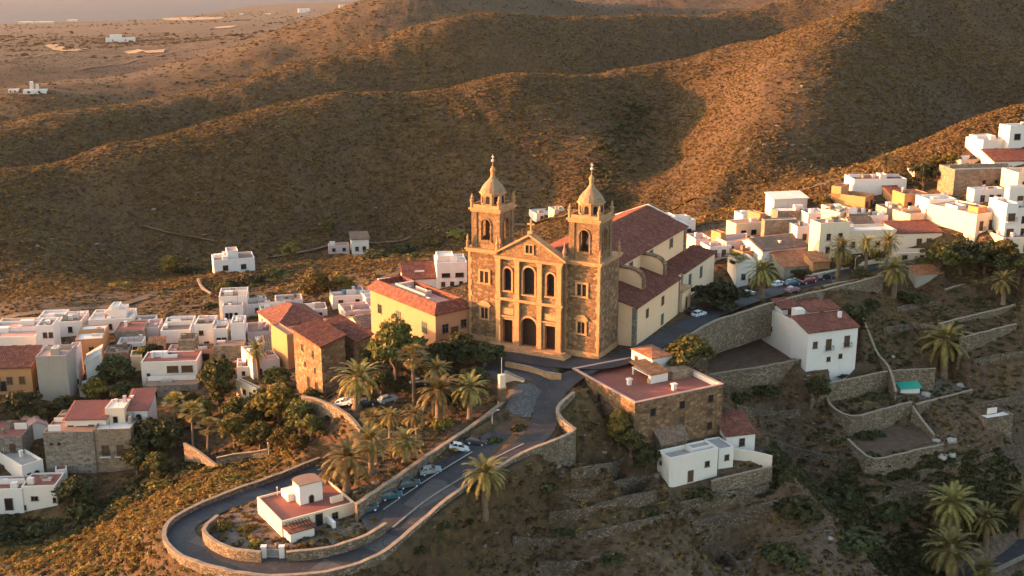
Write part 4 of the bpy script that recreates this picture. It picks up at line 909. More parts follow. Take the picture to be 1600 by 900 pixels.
hr('red_roof_house', 'house with a red porch roof below the topmost white house', 1551, 272, 251, 62, 7, yaw=6, wall='white', roof='shed', rmat='tile', rise=2.0, wins=row('R',.1,O_,1.2,1.8,.15,.4,.65))
hr('white_house', 'low white house with sunlit terrace walls under the dazzling white house', 1500, 268, 250, 40, duL=-18, yaw=16, wall='cream', rmat='t_pale', bits=[('wallet',.4,.5)])
hr('white_house', 'white house with terrace doors right of the brown stone house', 1520, 322, 296, 46, duL=-11, yaw=10, wall='white', rmat='t_pale', wins=row('R',.25,D,1.0,1.6,.3,.6,.85), bits=[('dish',.4,.4)])
hr('white_house', 'white house with orange awning at the right edge above the balcony mansion', 1575, 322, 292, 45, duL=-8, yaw=10, wall='white', rmat='t_pink', wins=row('R',.25,W_,1.4,1.2,.4))
hr('balcony_house', 'cream corner house with five balcony windows and a huge sunlit left wall', 1521, 386, 335, 46, duL=-76, yaw=28, wall='cream', rmat='t_pink', par=.35, wins=[('R',t_,.5,'balcony',1.0,2.1) for t_ in (.18,.5,.82)]+[('R',t_,.06,'balcony',1.0,2.0) for t_ in (.5,.82)], rooms=[(.2,.5,.1,.3,1.5,'ochre','t_pink'),(.1,.4,.45,.7,1.0,'white','t_brown')], bits=[('chimney',.5,.7)])
hr('white_house', 'narrow white house with glazed balconies right of the balcony mansion', 1567, 378, 318, 18, 8, yaw=8, wall='white', rmat='t_grey', wins=[('R',.5,.55,'balcony',1.6,1.7),('R',.5,.15,'balcony',1.6,1.7)])
hr('white_house', 'white house at the right edge beside the glazed balconies', 1585, 372, 325, 40, 8, yaw=8, wall='white', rmat='t_grey', wins=row('R',.5,D,1.2,1.6,.3)+row('R',.1,D,1.0,1.5,.3))
hr('cream_house', 'low cream house at the right edge below the narrow white house', 1566, 402, 372, 46, 8, yaw=6, wall='cream', rmat='t_grey', bits=[('tank',.5,.4)])
hr('dark_roof_house', 'cream house with a dark tiled roof and two tall windows behind the palms', 1400, 390, 364, 70, 8, yaw=7, wall='cream', roof='shed', rmat='tile', rise=1.2, wins=row('R',.15,W_,1.1,1.9,.5,.72,.9))
hr('yellow_house', 'yellow cube with a bright left wall below the ochre and brown cube', 1420, 361, 335, 32, duL=-27, yaw=20, wall='yellow', rmat='t_brown', par=.2, wins=row('R',.2,'green',1.0,1.5,.3), bits=[('wallet',.6,.6)])
hr('white_shed', 'small white flat house left of the yellow cube', 1356, 360, 337, 30, 5, yaw=6, wall='white', rmat='t_pale', wins=row('R',.3,D,.6,.7,.75))
hr('cream_house', 'long low cream house with one window above the street wall', 1398, 411, 396, 52, 5, yaw=6, wall='cream', rmat='t_pale', par=.2, wins=row('R',.35,D,1.2,1.0,.28)+row('R',.3,D,.9,1.0,.8))
hr('terrace_hut', 'little grey hut with a red lean-to roof and white wall beside the terraces', 1430, 450, 428, 40, duL=-12, yaw=12, wall='grey', roof='shed', rmat='tile_orange', rise=1.0, wins=[('R',.75,.1,'arch',1.0,1.6)], cat='hut')

# more of the tightly packed rows
for a, k in [((('pink_house', 'low pinkish terraced house with curved yard walls right of the plain white cube', 388, 542, 520, 36, 8), dict(yaw=14, wall='pink', rmat='t_brown'))), ((('white_house', 'low white house tucked under the left eave of the hipped roof', 405, 556, 538, 26, 6), dict(yaw=20, wall='white', rmat='t_pink'))),
    ((('white_house', 'long white terrace house behind the hipped roof', 440, 503, 487, 72, 6), dict(yaw=14, wall='white', rmat='t_pale'))), ((('white_house', 'low white house in the back row left of the village tree', 432, 486, 471, 42, 6), dict(yaw=14, wall='white', rmat='t_pink'))), ((('pink_house', 'pinkish flat house under the village tree', 540, 503, 488, 44, 8), dict(yaw=20, wall='pink', rmat='t_pink'))),
    ((('white_house', 'white house between the cluttered pale roof and the apricot mansion', 572, 482, 465, 34, 7), dict(yaw=20, wall='white', rmat='t_pale'))), ((('white_house', 'small white house squeezed behind the mansion roof corner', 604, 458, 444, 22, 6), dict(yaw=14, wall='white', rmat='t_pink'))), ((('white_house', 'little white cube between the red front roof and the stepped house', 664, 446, 424, 18, 6), dict(yaw=10, wall='white', rmat='t_pale'))),
    ((('brick_house', 'brown walled yard house below the small ochre house', 164, 574, 552, 38, 6), dict(yaw=10, wall='brownwall', rmat='t_brown'))), ((('pink_house', 'pink yard house left of the terracotta house', 262, 565, 549, 20, 5), dict(yaw=6, wall='pink', rmat='t_pink'))), ((('cream_house', 'cream low house behind the planted roof terrace at the left edge', -10, 530, 512, 70, 8), dict(yaw=6, wall='cream', rmat='t_pink'))),
    ((('white_house', 'white back house at the far left beyond the cream low house', 60, 512, 497, 40, 7), dict(yaw=8, wall='white', rmat='t_pale'))), ((('white_house', 'white house in the back row above the ragged tile edge', 205, 520, 506, 36, 7), dict(yaw=9, wall='white', rmat='t_brown'))), ((('white_house', 'white back row house above the brown roof terrace', 262, 520, 507, 40, 7), dict(yaw=9, wall='white', rmat='t_pink'))), ((('terracotta_house', 'small terracotta walled house under the stone wall-like house', 352, 590, 575, 26, 5), dict(yaw=8, wall='terracotta', rmat='t_brown'))),
    ((('white_house', 'white house at the foot of the narrow ochre tower house', 416, 584, 563, 22, 6), dict(yaw=24, wall='white', rmat='t_pale')))]: house(*a, **k)
for a, k in [((('pink_house', 'pinkish terraced house above the low orange-lit house', 1134, 401, 378, 52, 8), dict(yaw=16, wall='pink', rmat='t_pink'))), ((('white_house', 'white stepped house right of the big brown unplastered wall', 1244, 384, 354, 24, 7), dict(yaw=10, wall='white', rmat='t_pale'))), ((('white_house', 'low white house with a dish right of the long low brown wall', 1262, 352, 334, 32, 7), dict(yaw=10, wall='white', rmat='t_pale', bits=[('dish',.4,.4)]))),
    ((('white_house', 'long cream house half hidden behind the street palms', 1322, 398, 361, 76, 7), dict(yaw=8, wall='cream', rmat='t_pale'))), ((('white_house', 'white flat house between the ochre cube and the balcony mansion', 1450, 338, 312, 42, 7), dict(yaw=10, wall='white', rmat='t_pale'))), ((('grey_house', 'grey rendered house above the small white flat house', 1384, 346, 326, 30, 6), dict(yaw=10, wall='grey', rmat='t_brown'))),
    ((('white_house', 'low white walls beside the hilltop palm', 1432, 284, 268, 36, 6), dict(yaw=8, wall='white', rmat='t_pale'))), ((('cream_house', 'cream house below the red porch roof at the right edge', 1588, 302, 270, 40, 8), dict(yaw=8, wall='cream', rmat='t_pink'))), ((('cream_house', 'tall cream house squeezed between the ochre L-wall and the ruin', 1300, 350, 326, 26, 6), dict(yaw=16, wall='cream', rmat='t_brown'))), ((('white_house', 'little white house above the veranda front', 1160, 352, 336, 26, 6), dict(yaw=12, wall='white', rmat='t_pale'))),
    ((('white_house', 'low pale house seen between the two church towers', 838, 347, 334, 34, 8), dict(yaw=18, wall='white', rmat='t_pale'))), ((('white_house', 'second pale house between the two church towers', 866, 338, 328, 20, 6), dict(yaw=18, wall='cream', rmat='t_pale')))]: hr(*a, **k)

house('tiled_house', 'small cream house with a weathered tile roof under the hipped roof', 418, 562, 546, 26, 6, yaw=18, wall='cream', roof='shed', rmat='tile_old', rise=1.3, wins=row('R',.25,W_,.8,1.1,.4))
house('tiled_house', 'small pink house with a dark tile roof right of the narrow ochre tower house', 468, 556, 538, 30, 6, yaw=24, wall='pink', roof='gable', rmat='tile', rise=1.4)
house('tiled_house', 'tiny ochre house with a tile roof below the ragged tile edge', 232, 560, 546, 24, 5, yaw=10, wall='ochre', roof='shed', rmat='tile_orange', rise=1.2, wins=row('R',.2,O_,.8,1.2,.5))
house('tiled_house', 'low house with an orange tile roof behind the tall golden stone house', 520, 535, 520, 32, 6, yaw=24, wall='cream', roof='shed', rmat='tile_orange', rise=1.5)
hr('tiled_house', 'small ochre house with an orange tile roof right of the red sloping roof', 1270, 424, 409, 26, 5, yaw=14, wall='ochre', roof='shed', rmat='tile_orange', rise=1.2)
hr('tiled_house', 'cream house with a weathered tile roof above the long cream house', 1330, 372, 352, 34, 6, yaw=10, wall='cream', roof='gable', rmat='tile_old', rise=1.5, wins=row('R',.3,D,.9,1.1,.3,.7))
hr('tiled_house', 'pink house with a dark tile roof beside the white balcony row', 1092, 420, 402, 26, 6, yaw=14, wall='pink', roof='shed', rmat='tile', rise=1.4)
hr('tiled_house', 'ochre house with a tile roof left of the ochre and brown cube', 1392, 318, 303, 20, 5, yaw=10, wall='ochre', roof='shed', rmat='tile', rise=1.2)
# ================================================================ NEAR BUILDINGS
NB = 'buildings on the ravine side'
mans = house('stone_mansion', 'square brown stone mansion with a red roof terrace beside the road bend', 990, 706, 630, 136, duL=-96, yaw=29, zb=-9.2, wall='church', rmat='t_red', par=1.0, deep=7,
   wins=[('R',.2,.66,O_,1.1,1.4),('R',.53,.68,O_,1.1,1.4),('R',.86,.68,O_,1.1,1.4),('R',.53,.38,W_,1.0,1.2),('R',.86,.4,W_,1.0,1.3),('R',.86,.1,O_,1.1,1.4),('L',.55,.62,O_,1.0,1.5),('L',.2,.6,O_,.8,1.2)], group=NB)
_, P_, LX, LY, _, h_ = HOUSES[-1]; zr = h_-1.0
a = .26; b = .34; V = []; 
for q in (a, b): V += [(q,q),(LX-q,q),(LX-q,LY-q),(q,LY-q)]
mb = MB().add([(x,y,zr+.06) for x,y in V]+[(x,y,h_-.03) for x,y in V], [f for k in range(4) for f in ((4+k,4+(k+1)%4,12+(k+1)%4,12+k),(8+k,12+k,12+(k+1)%4,8+(k+1)%4))]); mb.build('parapet_lining', M['white'], mans)
V = [(-.12,-.12),(LX+.12,-.12),(LX+.12,LY+.12),(-.12,LY+.12)]; V2 = [(.4,.4),(LX-.4,.4),(LX-.4,LY-.4),(.4,LY-.4)]
mb = MB().add([(x,y,z) for z in (h_+.004,h_+.16) for x,y in V]+[(x,y,z) for z in (h_+.004,h_+.16) for x,y in V2], [f for k in range(4) for n in [(k+1)%4] for f in ((k,n,4+n,4+k),(4+k,4+n,12+n,12+k),(12+k,12+n,8+n,8+k),(n,k,8+k,8+n))]); mb.build('coping', M['t_pink'], mans)
rw = .24*LX; rl = .33*LY; x0, y0 = .66*LX, .63*LY
o = MB().box(0, rw, 0, rl, 0, 3.0).build('roof_room', M['white'], mans, (x0, y0, zr+.05))
q = MB().add([(-.2,-.2,3.002),(rw+.2,-.2,3.002),(rw+.2,rl+.2,3.002),(-.2,rl+.2,3.002),(-.2,-.2,3.2),(rw+.2,-.2,3.2),(rw+.2,rl+.2,3.2),(-.2,rl+.2,3.2),(rw/2,rl/2,3.75)], [(3,2,1,0),(0,1,5,4),(1,2,6,5),(2,3,7,6),(3,0,4,7),(4,5,8),(5,6,8),(6,7,8),(7,4,8)]); q.build('roof', M['tile_orange'], o)
put_window(o, 'L', .75*rl, .05, 'door', .9, 2.0); put_window(o, 'L', .25*rl, .9, 'wood', .7, 1.0)
o = MB().box(0, .2*LX, 0, .04*LY, 0, 1.9).build('roof_porch', M['white'], mans, (.49*LX, .42*LY, zr+.05)); MB().box(-.0,.2*LX,.041*LY,.3*LY,1.3,1.5).build('beam', M['white'], o)
for px_, py_ in ((.01,.29),(.19,.29)): MB().box(px_*LX-.12,px_*LX+.12,py_*LY-.12,py_*LY+.12,0,1.29).build('post', M['white'], o)
sweep_roof_x(MB(), [(-.3,1.92),(.32*LY,2.5)], -.3, .2*LX+.3).build('roof', M['tile_orange'], o)
MB().box(-.2,-.002,.1,.9,0,.9).build('planter', M['ashlar'], o)
for fx, fy, n_ in ((.59,.2,'chimney'),(.3,.5,'chimney')):
    mb = MB().box(-.35,.35,-.3,.3,0,1.0); mb.box(-.5,.5,-.45,.45,1.002,1.25); mb.build('chimney', M['white'], mans, (fx*LX, fy*LY, zr+.05))
MB().box(0, .22*LX, 0, .16*LY, 0, 1.6).build('roof_shed', M['brownwall'], mans, (.74*LX, .4*LY, zr+.05))
house('stone_outhouse', 'small ruined stone outhouse with an old tiled roof against the stone mansion front', 1033, 716, 692, 40, duL=-22, yaw=29, wall='drystone', roof='gable', rmat='tile_old', rise=1.6, wins=[('R',.5,.0,'ddoor',.9,1.7)], group=NB, cat='outhouse')
house('white_house', 'white cottage with a brown door and dark roof terrace below the stone mansion', 1045, 761, 716, 75, duL=-19, yaw=27, wall='white', rmat='t_grey', par=.9, wins=[('R',.44,.0,'door',.95,2.1),('R',.78,.42,D,.8,.9),('L',.7,.6,D,.4,.5)], rooms=[(.56,.98,.35,.95,1.0,'white','t_grey')], group=NB)
house('white_house', 'narrow white house part with one small window behind the white cottage', 1122, 733, 702, 23, 5, yaw=22, wall='white', rmat='t_grey', par=.25, wins=[('R',.55,.4,D,.7,.9)], group=NB)
house('cottage', 'little white cottage with a bright red tiled roof right of the stone mansion', 1134, 701, 680, 45, 5.5, yaw=16, wall='white', roof='shed', rmat='tile', rise=2.0, wins=[('R',.55,.1,D,.9,1.3)], group=NB)
bh = house('balcony_house', 'tall white three-storey house with two brown balcony doors and red roof terraces', 1259, 581, 519, 77, 6.0, yaw=20, wall='white', roof='shed', rmat='tile', rise=1.7, deep=7,
   wins=[('R',.15,.58,W_,.9,1.3),('R',.42,.5,'balcony',1.15,2.2),('R',.79,.53,'balcony',1.15,2.2),('R',.44,.2,D,.7,.85),('R',.68,.24,D,.7,.85)], group=NB)
_, P_, LX, LY, _, h_ = HOUSES[-1]; L2 = 11.5
a_, b_ = shell(LX, L2, h_+.9, 7, .5); o = a_.build('rear_wing', M['white'], bh, (0, LY+.01, 0)); b_.build('roof', M['t_red'], o)
put_window(o, 'L', .7*L2, h_*.55, D, .7, 1.0)
def red_roof_box(x0, x1, y0, y1, z0, hh, rise):
    o_ = MB().box(0, x1-x0, 0, y1-y0, 0, hh).build('roof_room', M['white'], bh, (x0, y0, z0)); sweep_roof_x(MB(), [(-.25,hh+.03),(y1-y0+.25,hh+.03+rise)], -.25, x1-x0+.25).build('roof', M['tile'], o_)
    put_window(o_, 'R', .4*(x1-x0), .1, 'door' if hh > 1.8 else W_, .8, min(1.8, hh*.75)); return o_
red_roof_box(.35*LX, .96*LX, LY+.4, LY+4.2, h_+.35, 1.9, 1.0); red_roof_box(.05*LX, .45*LX, LY+5.2, LY+9.5, h_+.35, 1.5, 1.2); red_roof_box(.55*LX, .95*LX, LY+6.5, LY+11, h_+.35, 1.2, 1.3)
MB().box(.1*LX, .26*LX, LY+.6, LY+2.6, h_+.35, h_+2.9).build('stair_head', M['white'], bh); MB().box(.8*LX,.86*LX,LY*.6,LY*.7,h_+.8,h_+2.4).build('chimney', M['white'], bh)
HOUSES.append(('rear', P_+Vector((-math.sin(R(20))*LY, math.cos(R(20))*LY, 0)), LX, L2, R(20), h_))
hp = house('terrace_villa', 'low villa with red roof terraces and a white roof tower inside the hairpin bend', 441, 838, 815, 114, duL=-38, yaw=33, zb=-8.9, wall='cream', rmat='t_red', par=.35,
   wins=[('R',.5,.0,'ddoor',1.0,2.0),('R',.72,.2,D,.8,1.0),('R',.2,.1,O_,1.6,1.4)], group=NB)
_, P_, LX, LY, _, h_ = HOUSES[-1]
mb = MB(); n = 16; c0 = Vector((.55*LX, .55*LY))
pts = [(-1.9,-1.4),(1.9,-1.4),(1.9,1.2)]+[(1.9*math.cos(a), 1.2+.9*math.sin(a)) for a in [math.pi*k/8 for k in range(1,8)]]+[(-1.9,1.2)]
tw = MB().prism(pts, 0, 3.2).build('roof_tower', M['white'], hp, (c0.x, c0.y, h_-.35)); MB().prism([(x*1.04,y*1.04) for x, y in pts], 3.202, 3.35).build('roof', M['t_brown'], tw)
o = link('door', window_mesh('arch', .6, 1.2), tw, (0, -1.4, .05))
mb = MB()
for k in range(8): mb.box(.05*LX+k*.5, .05*LX+k*.5+.1, -2.3, -.05, 2.02, 2.12)
mb.box(.03*LX, .05*LX+3.9, -2.3, -2.18, 1.9, 2.018)
for k in (0, 3.7): mb.box(.05*LX+k, .05*LX+k+.12, -2.3, -2.18, -1, 1.898)
mb.build('pergola', M['wood'], hp)

# ================================================================ WALLS, KERBS, TERRACES
def wall(name, label, pts, thick=.45, low=.8, mat='drystone', cope='coping', group='dry stone walls', cat='wall', smooth_=True, minh=.5):
    """pts: (pixel, pixel, height of the wall top); the foot follows the ground"""
    P = PP(pts); P = spline(P, 1.5) if smooth_ else [q for a, b in zip(P, P[1:]) for q in [a.lerp(b, k/max(1,int((b-a).length/1.5))) for k in range(max(1,int((b-a).length/1.5)))]]+[P[-1]]
    root = thing(name, label, cat, (P[0].x, P[0].y, P[0].z), 0, group); o0 = P[0]
    P = [p-o0 for p in P]; n = len(P); V = []; T = []
    r0 = rng.normal(0, .05, n+2)
    for i, p in enumerate(P):
        s = side_of(P, i)*(thick/2); jig = r0[i]*(1 if mat == 'drystone' else 0)
        g = max(min(Hs(p.x+o0.x+s.x*3, p.y+o0.y+s.y*3), Hs(p.x+o0.x-s.x*3, p.y+o0.y-s.y*3))-o0.z-low, p.z-7.5)
        zt = max(p.z+jig, g+low+minh); T.append(zt)
        for q, z in ((p+s, g), (p+s*.9, zt), (p-s*.9, zt), (p-s, g)): V.append((q.x, q.y, z))
    F = [(4*i+k, 4*i+4+k, 4*i+4+k+1, 4*i+k+1)[::-1] for i in range(n-1) for k in range(3)]+[(0,1,2,3),(4*n-1,4*n-2,4*n-3,4*n-4)]
    MB().add(V, F).build('wall', M[mat], root)
    if cope:
        V = []
        for i, p in enumerate(P):
            s = side_of(P, i)*(thick/2+.07)
            for q, z in ((p+s, T[i]+.004), (p+s, T[i]+.12), (p-s, T[i]+.12), (p-s, T[i]+.004)): V.append((q.x, q.y, z))
        F = [(4*i+k, 4*i+4+k, 4*i+4+(k+1)%4, 4*i+(k+1)%4)[::-1] for i in range(n-1) for k in range(4)]+[(0,1,2,3),(4*n-1,4*n-2,4*n-3,4*n-4)]
        MB().add(V, F).build('coping', M[cope], root)
    return root
wall('road_wall', 'long stone wall sweeping round the outside of the hairpin road', [(897,613,-.3),(876,630,-1.0),(871,644,-1.4),(884,660,-1.9),(898,671,-2.3),(866,688,-2.7),(826,703,-3.2),(788,724,-4.1),(726,760,-5.2),(688,788,-6.2),(640,829,-7.4),(592,866,-8.2),(530,889,-8.6),(465,898,-8.9),(400,898,-9.0),(335,886,-9.1),(285,869,-9.3),(260,847,-9.5),(257,828,-9.6),(270,810,-9.8),(305,790,-10),(350,771,-10.1),(412,749,-10.3),(470,727,-10.6),(500,715,-10.6)], .5, 2.0)
wall('road_wall', 'curved inner garden wall of the hairpin bend left of the gate pillars', [(340,806,-8.7),(324,818,-8.5),(318,828,-8.4),(332,843,-8.3),(366,858,-8.2),(408,863,-8.1)], .45)
wall('road_wall', 'inner garden wall of the hairpin bend from the gate pillars to the parking lot', [(447,863,-8.0),(490,859,-7.9),(523,853,-7.8),(573,835,-7.3),(603,817,-6.9)], .45)
wall('retaining_wall', 'straight stone wall between the palm terrace and the parking lot', [(786,628,-1.9),(745,660,-2.6),(700,690,-3.2),(660,717,-3.9),(612,750,-4.7),(556,788,-5.6)], .6, 1.0)
wall('retaining_wall', 'curved stone wall holding up the palm plaza on the left', [(472,618,-3.2),(500,626,-3.2),(528,638,-3.2),(551,655,-3.4),(564,672,-3.9)], .5, 2.5)
wall('garden_wall', 'short sunlit garden wall between the three slender palms', [(288,693,-15.0),(312,707,-15.0),(338,727,-15.2)], .4, 1.5)
wall('garden_wall', 'thin garden wall with end posts right of the slender palms', [(338,715,-14.2),(380,708,-13.4),(418,703,-12.4)], .35, 1.5)
wall('retaining_wall', 'long high stone wall under the street right of the church', [(1004,566,.7),(1045,543,.8),(1112,504,.9),(1160,488,1.0),(1200,475,1.5),(1250,462,2.2),(1300,450,3.0),(1340,440,3.6),(1380,430,4.4)], .6, 2.5)
wall('ramp_wall', 'lower ramp wall branching off the street wall on the right', [(1285,481,-2.2),(1320,468,-1.2),(1355,455,-.2),(1388,444,1.0)], .45, 1.5)
wall('street_wall', 'white wall along the far side of the street under the palms', [(1236,436,1.6),(1290,424,2.8),(1330,414,3.6),(1370,404,4.6),(1396,399,5.4)], .35, 1.0, 'white', None)
wall('yard_wall', 'stone wall in front of the bare yard beside the tall white house', [(1080,590,-7.4),(1130,582,-7.6),(1190,573,-7.7),(1256,560,-7.6)], .5, 3.0)
wall('terrace_wall', 'low curved wall climbing beside the right of the tall white house', [(1340,530,-8.2),(1362,545,-8.5),(1383,566,-9.3),(1392,582,-10.5),(1400,612,-13.2)], .4, 1.5)
wall('terrace_wall', 'thick stone terrace wall under the tall white house', [(1268,606,-11.2),(1310,596,-10.8),(1350,588,-10.6),(1386,580,-10.4)], .5, 2.5)
wall('terrace_wall', 'terrace wall with pale rim around the ruined garden', [(1291,592,-11.8),(1294,612,-13.2),(1297,632,-14.4),(1330,650,-14.9),(1378,640,-14.9),(1424,628,-14.9)], .45, 3.5, 'drystone', 'coping')
wall('terrace_wall', 'high terrace wall below the teal roofed shed', [(1432,632,-15.2),(1475,621,-15.2),(1519,609,-15.2)], .6, 4.5, 'drystone', 'coping')
wall('terrace_wall', 'thin wall behind the teal roofed shed', [(1394,580,-10.6),(1430,577,-10.6),(1462,576,-10.4)], .4, 1.5)
wall('path_wall', 'narrow wall running down from the ruined garden to the white boulders', [(1426,634,-15.2),(1440,655,-17.4),(1460,680,-18.8)], .4, 1.5)
wall('field_wall', 'crooked wall around the bare brown field', [(1325,686,-18.4),(1345,705,-18.9),(1366,717,-19.4),(1420,706,-19.4),(1474,694,-19.4)], .4, 1.5)
wall('terrace_wall', 'orange tinted upper terrace wall on the right hillside', [(1467,506,-3.8),(1510,495,-3.4),(1550,486,-3.0),(1592,475,-2.4)], .5, 2.8)
wall('terrace_wall', 'short terrace wall with a reddish path under the hedge', [(1476,453,.2),(1510,446,.8),(1545,438,1.7)], .5, 1.8)
wall('terrace_wall', 'lower terrace wall on the right hillside below the orange one', [(1500,528,-5.4),(1545,517,-5.0),(1588,506,-4.6)], .4, 2.0)
wall('yard_wall', 'white yard wall right of the white cottage', [(1145,700,-10.6),(1178,705,-11.2),(1207,712,-11.8)], .3, 2.5, 'white', None)
wall('yard_wall', 'stone yard wall at the foot of the white cottage', [(1112,752,-13.4),(1150,742,-13.2),(1206,729,-12.8)], .45, 3)
wall('valley_wall', 'curved sunlit wall beside the lonely valley house', [(309,435,-15.2),(315,447,-15.0),(330,462,-14.6)], .5, 2.0)
wall('forecourt_wall', 'low pale wall along the edge of the church forecourt', [(790,566,.5),(825,573,.5),(850,581,.4),(877,585,.3)], .5, 1.0, 'ashlar', 'coping')
wall('forecourt_wall', 'short bright ramp wall beside the tall gate pillar', [(789,580,.6),(803,587,.2),(818,598,-.5)], .5, 1.5, 'cream', 'coping')

def gwall(name, label, pix, h=1.1, thick=.5, **k):
    """a low wall standing on the ground along a line of pixels"""
    P = [G(*q) for q in pix]; pts = [(*proj((p.x, p.y, p.z+hh)), p.z+hh) for p in P for hh in [h*float(rng.uniform(.8, 1.25))]]
    k.setdefault('mat', 'fieldwall'); k.setdefault('cope', None)
    return wall(name, label, pts, thick, .8, minh=.35, **k)
for l, pix, h in [('crumbling upper terrace wall below the road bend',[(892,748),(930,742),(965,735),(1000,727)],1.6),('second terrace wall on the bare spur',[(880,778),(930,770),(985,758),(1030,748)],1.3),('third terrace wall on the bare spur',[(858,812),(915,803),(975,790),(1025,778)],1.5),('long lowest terrace wall on the bare spur',[(800,850),(860,850),(930,838),(1000,824),(1070,808)],1.3),('short terrace wall at the bottom edge of the spur',[(840,888),(900,884),(960,872)],1.1),
    ('grey terrace wall under the yard of the white cottage',[(1064,796),(1130,785),(1200,772)],1.5),('lower grey terrace wall under the cottage yard',[(1080,822),(1150,808),(1215,792)],1.2),('terrace wall on the slope under the brown field',[(1330,745),(1390,752),(1450,742),(1500,730)],1.3),('low terrace wall in the ravine left of the brown field',[(1215,700),(1260,712),(1310,722)],1.1),('terrace wall under the yard wall bushes',[(1150,640),(1200,648),(1250,650)],1.2),
    ('terrace wall right of the ruined garden court',[(1525,640),(1560,632),(1598,628)],1.3),('upper terrace wall right of the large dark palm',[(1520,570),(1560,562),(1598,556)],1.2),('terrace wall left of the large dark palm',[(1380,520),(1420,515),(1458,512)],1.1),('stony terrace wall below the terrace hut',[(1400,486),(1440,480),(1470,478)],1.1),('ravine terrace wall above the corner palms',[(1380,775),(1420,768),(1455,766)],1.2),('terrace wall at the right edge above the corner palms',[(1530,720),(1570,712),(1600,708)],1.2),('faint terrace wall deep in the ravine',[(1190,850),(1250,845),(1300,832)],1.1)]: gwall('terrace_wall', l, pix, h)
gwall('path_wall', 'slanting stone rim running down the bare spur', [(1046,778),(1076,808),(1104,840),(1132,868),(1162,897)], .9)
gwall('path_wall', 'narrow curb wall of the path right of the white cottage', [(1226,738),(1242,755),(1262,778)], .7, .3)
t_ = thing('gate_pillar', 'tall two-tone stone pillar at the top end of the parking wall', 'pillar', PZ(784,636,-3.0), R(25))
MB().box(-.6,.6,-.5,.5,-1.5,3.6).build('base', M['church'], t_); MB().box(-.72,.72,-.6,.6,3.602,3.85).build('cornice', M['ashlar'], t_); MB().box(-.55,.55,-.45,.45,3.852,6.2).build('shaft', M['cream'], t_); MB().tube([(0,0,6.2),(0,0,9.4)], [.07,.05], 8).build('pole', M['metal'], t_)
g1 = G(413,872); g2 = G(441,872)
for g, l in ((g1,'left white gate pillar in the inner wall of the hairpin bend'),(g2,'right white gate pillar in the inner wall of the hairpin bend')):
    q = thing('gate_pillar', l, 'pillar', g, R(4), 'white gate pillars'); MB().box(-.35,.35,-.35,.35,-.5,1.85).build('shaft', M['white'], q); MB().box(-.43,.43,-.43,.43,1.852,2.0).build('cap', M['trim'], q)
d = (g2-g1); gt = thing('metal_gate', 'grey metal gate between the two white pillars', 'gate', g1+d*.5, math.atan2(d.y, d.x)); L_ = d.length/2-.42
mb = MB()
for k in range(12): x = -L_+k*2*L_/11; mb.box(x-.03,x+.03,-.02,.02,.1,1.5)
mb.box(-L_,L_,-.03,-.0201,.2,.28); mb.box(-L_,L_,-.03,-.0201,1.35,1.43); mb.build('bars', M['metal'], gt)
def pole(label, u, v, hh, lamp=False, name='street_lamp'):
    g = G(u, v); q = thing(name, label, 'lamp post' if lamp else 'pole', g, R(30), 'poles along the road')
    MB().tube([(0,0,-.4),(0,0,hh)], [.09,.06], 8).build('pole', M['metal'], q)
    if lamp: MB().tube([(0,0,hh-.02),(.5,0,hh+.25),(1.0,0,hh+.3)], [.05,.05,.05], 6).build('arm', M['metal'], q); MB().box(.9,1.4,-.12,.12,hh+.24,hh+.36).build('lamp_head', M['trim'], q)
    else: MB().lathe([(.1,hh),(.14,hh+.1),(.04,hh+.25)], 8).build('cap', M['trim'], q)
pole('pale pole beside the terrace villa in the hairpin bend', 435, 797, 3.8, False, 'pole')
pole('thin lamp post between the palms above the parking lot', 584, 730, 4.5, True)
pole('lamp post at the start of the thin garden wall by the slender palms', 420, 712, 2.4, False, 'pole')
pole('small white lamp beside the top of the parking lot', 769, 662, 2.0, True)
pole('slim pole on the roof edge street below the palms', 1335, 428, 4.0, True)

# sheets on the ground: cobbles, beds, yard
def drape(name, poly, mat, dz=.03, step=1.2):
    """a sheet cut from the finished ground, lying dz above it"""
    P = PP(poly); x0, x1 = min(p.x for p in P), max(p.x for p in P); y0, y1 = min(p.y for p in P), max(p.y for p in P)
    xs = np.arange(x0, x1+step, .55); ys = np.arange(y0, y1+step, .55); X, Y = np.meshgrid(xs, ys); ins = inside(X, Y, P)
    Z = Hv(X.ravel(), Y.ravel()).reshape(X.shape)+dz; idx = np.full(X.shape, -1); c = ins[:-1,:-1]&ins[1:,:-1]&ins[:-1,1:]&ins[1:,1:]
    V = np.stack([X, Y, Z], -1).reshape(-1, 3); id_ = np.arange(X.size).reshape(X.shape)
    F = np.stack([id_[:-1,:-1][c], id_[:-1,1:][c], id_[1:,1:][c], id_[1:,:-1][c]], -1)
    u_, inv = np.unique(F, return_inverse=True)
    return tag(link(name, npmesh(name, V[u_], inv.reshape(-1, 4), M[mat])), kind='structure')
drape('forecourt', [(733,552,-.2),(733,530,0),(925,562,0),(1000,548,0),(985,568,0),(960,578,0),(890,600,-.6),(850,602,-.6),(800,592,-.5),(745,578,-.4)], 'asphalt', .03)
drape('cobbled_pavement', [(792,612,-1.6),(835,601,-1),(851,606,-.9),(846,622,-1.6),(836,640,-2.2),(832,652,-2.5),(800,652,-2.9),(786,645,-2.9)], 'cobble', .07)
drape('planting_bed', [(786,655,-3.1),(826,668,-3.3),(820,684,-3.6),(780,676,-3.6),(760,690,-3.9),(750,682,-3.9)], 'earth', .07)
drape('yard', [(1102,586,-8.6),(1256,562,-8.6),(1206,526,-8),(1120,542,-8)], 'earth', .06)
drape('field', [(1334,691,-19.6),(1368,713,-20.2),(1470,692,-20.2),(1438,667,-19.2),(1352,674,-19.2)], 'earth', .06)
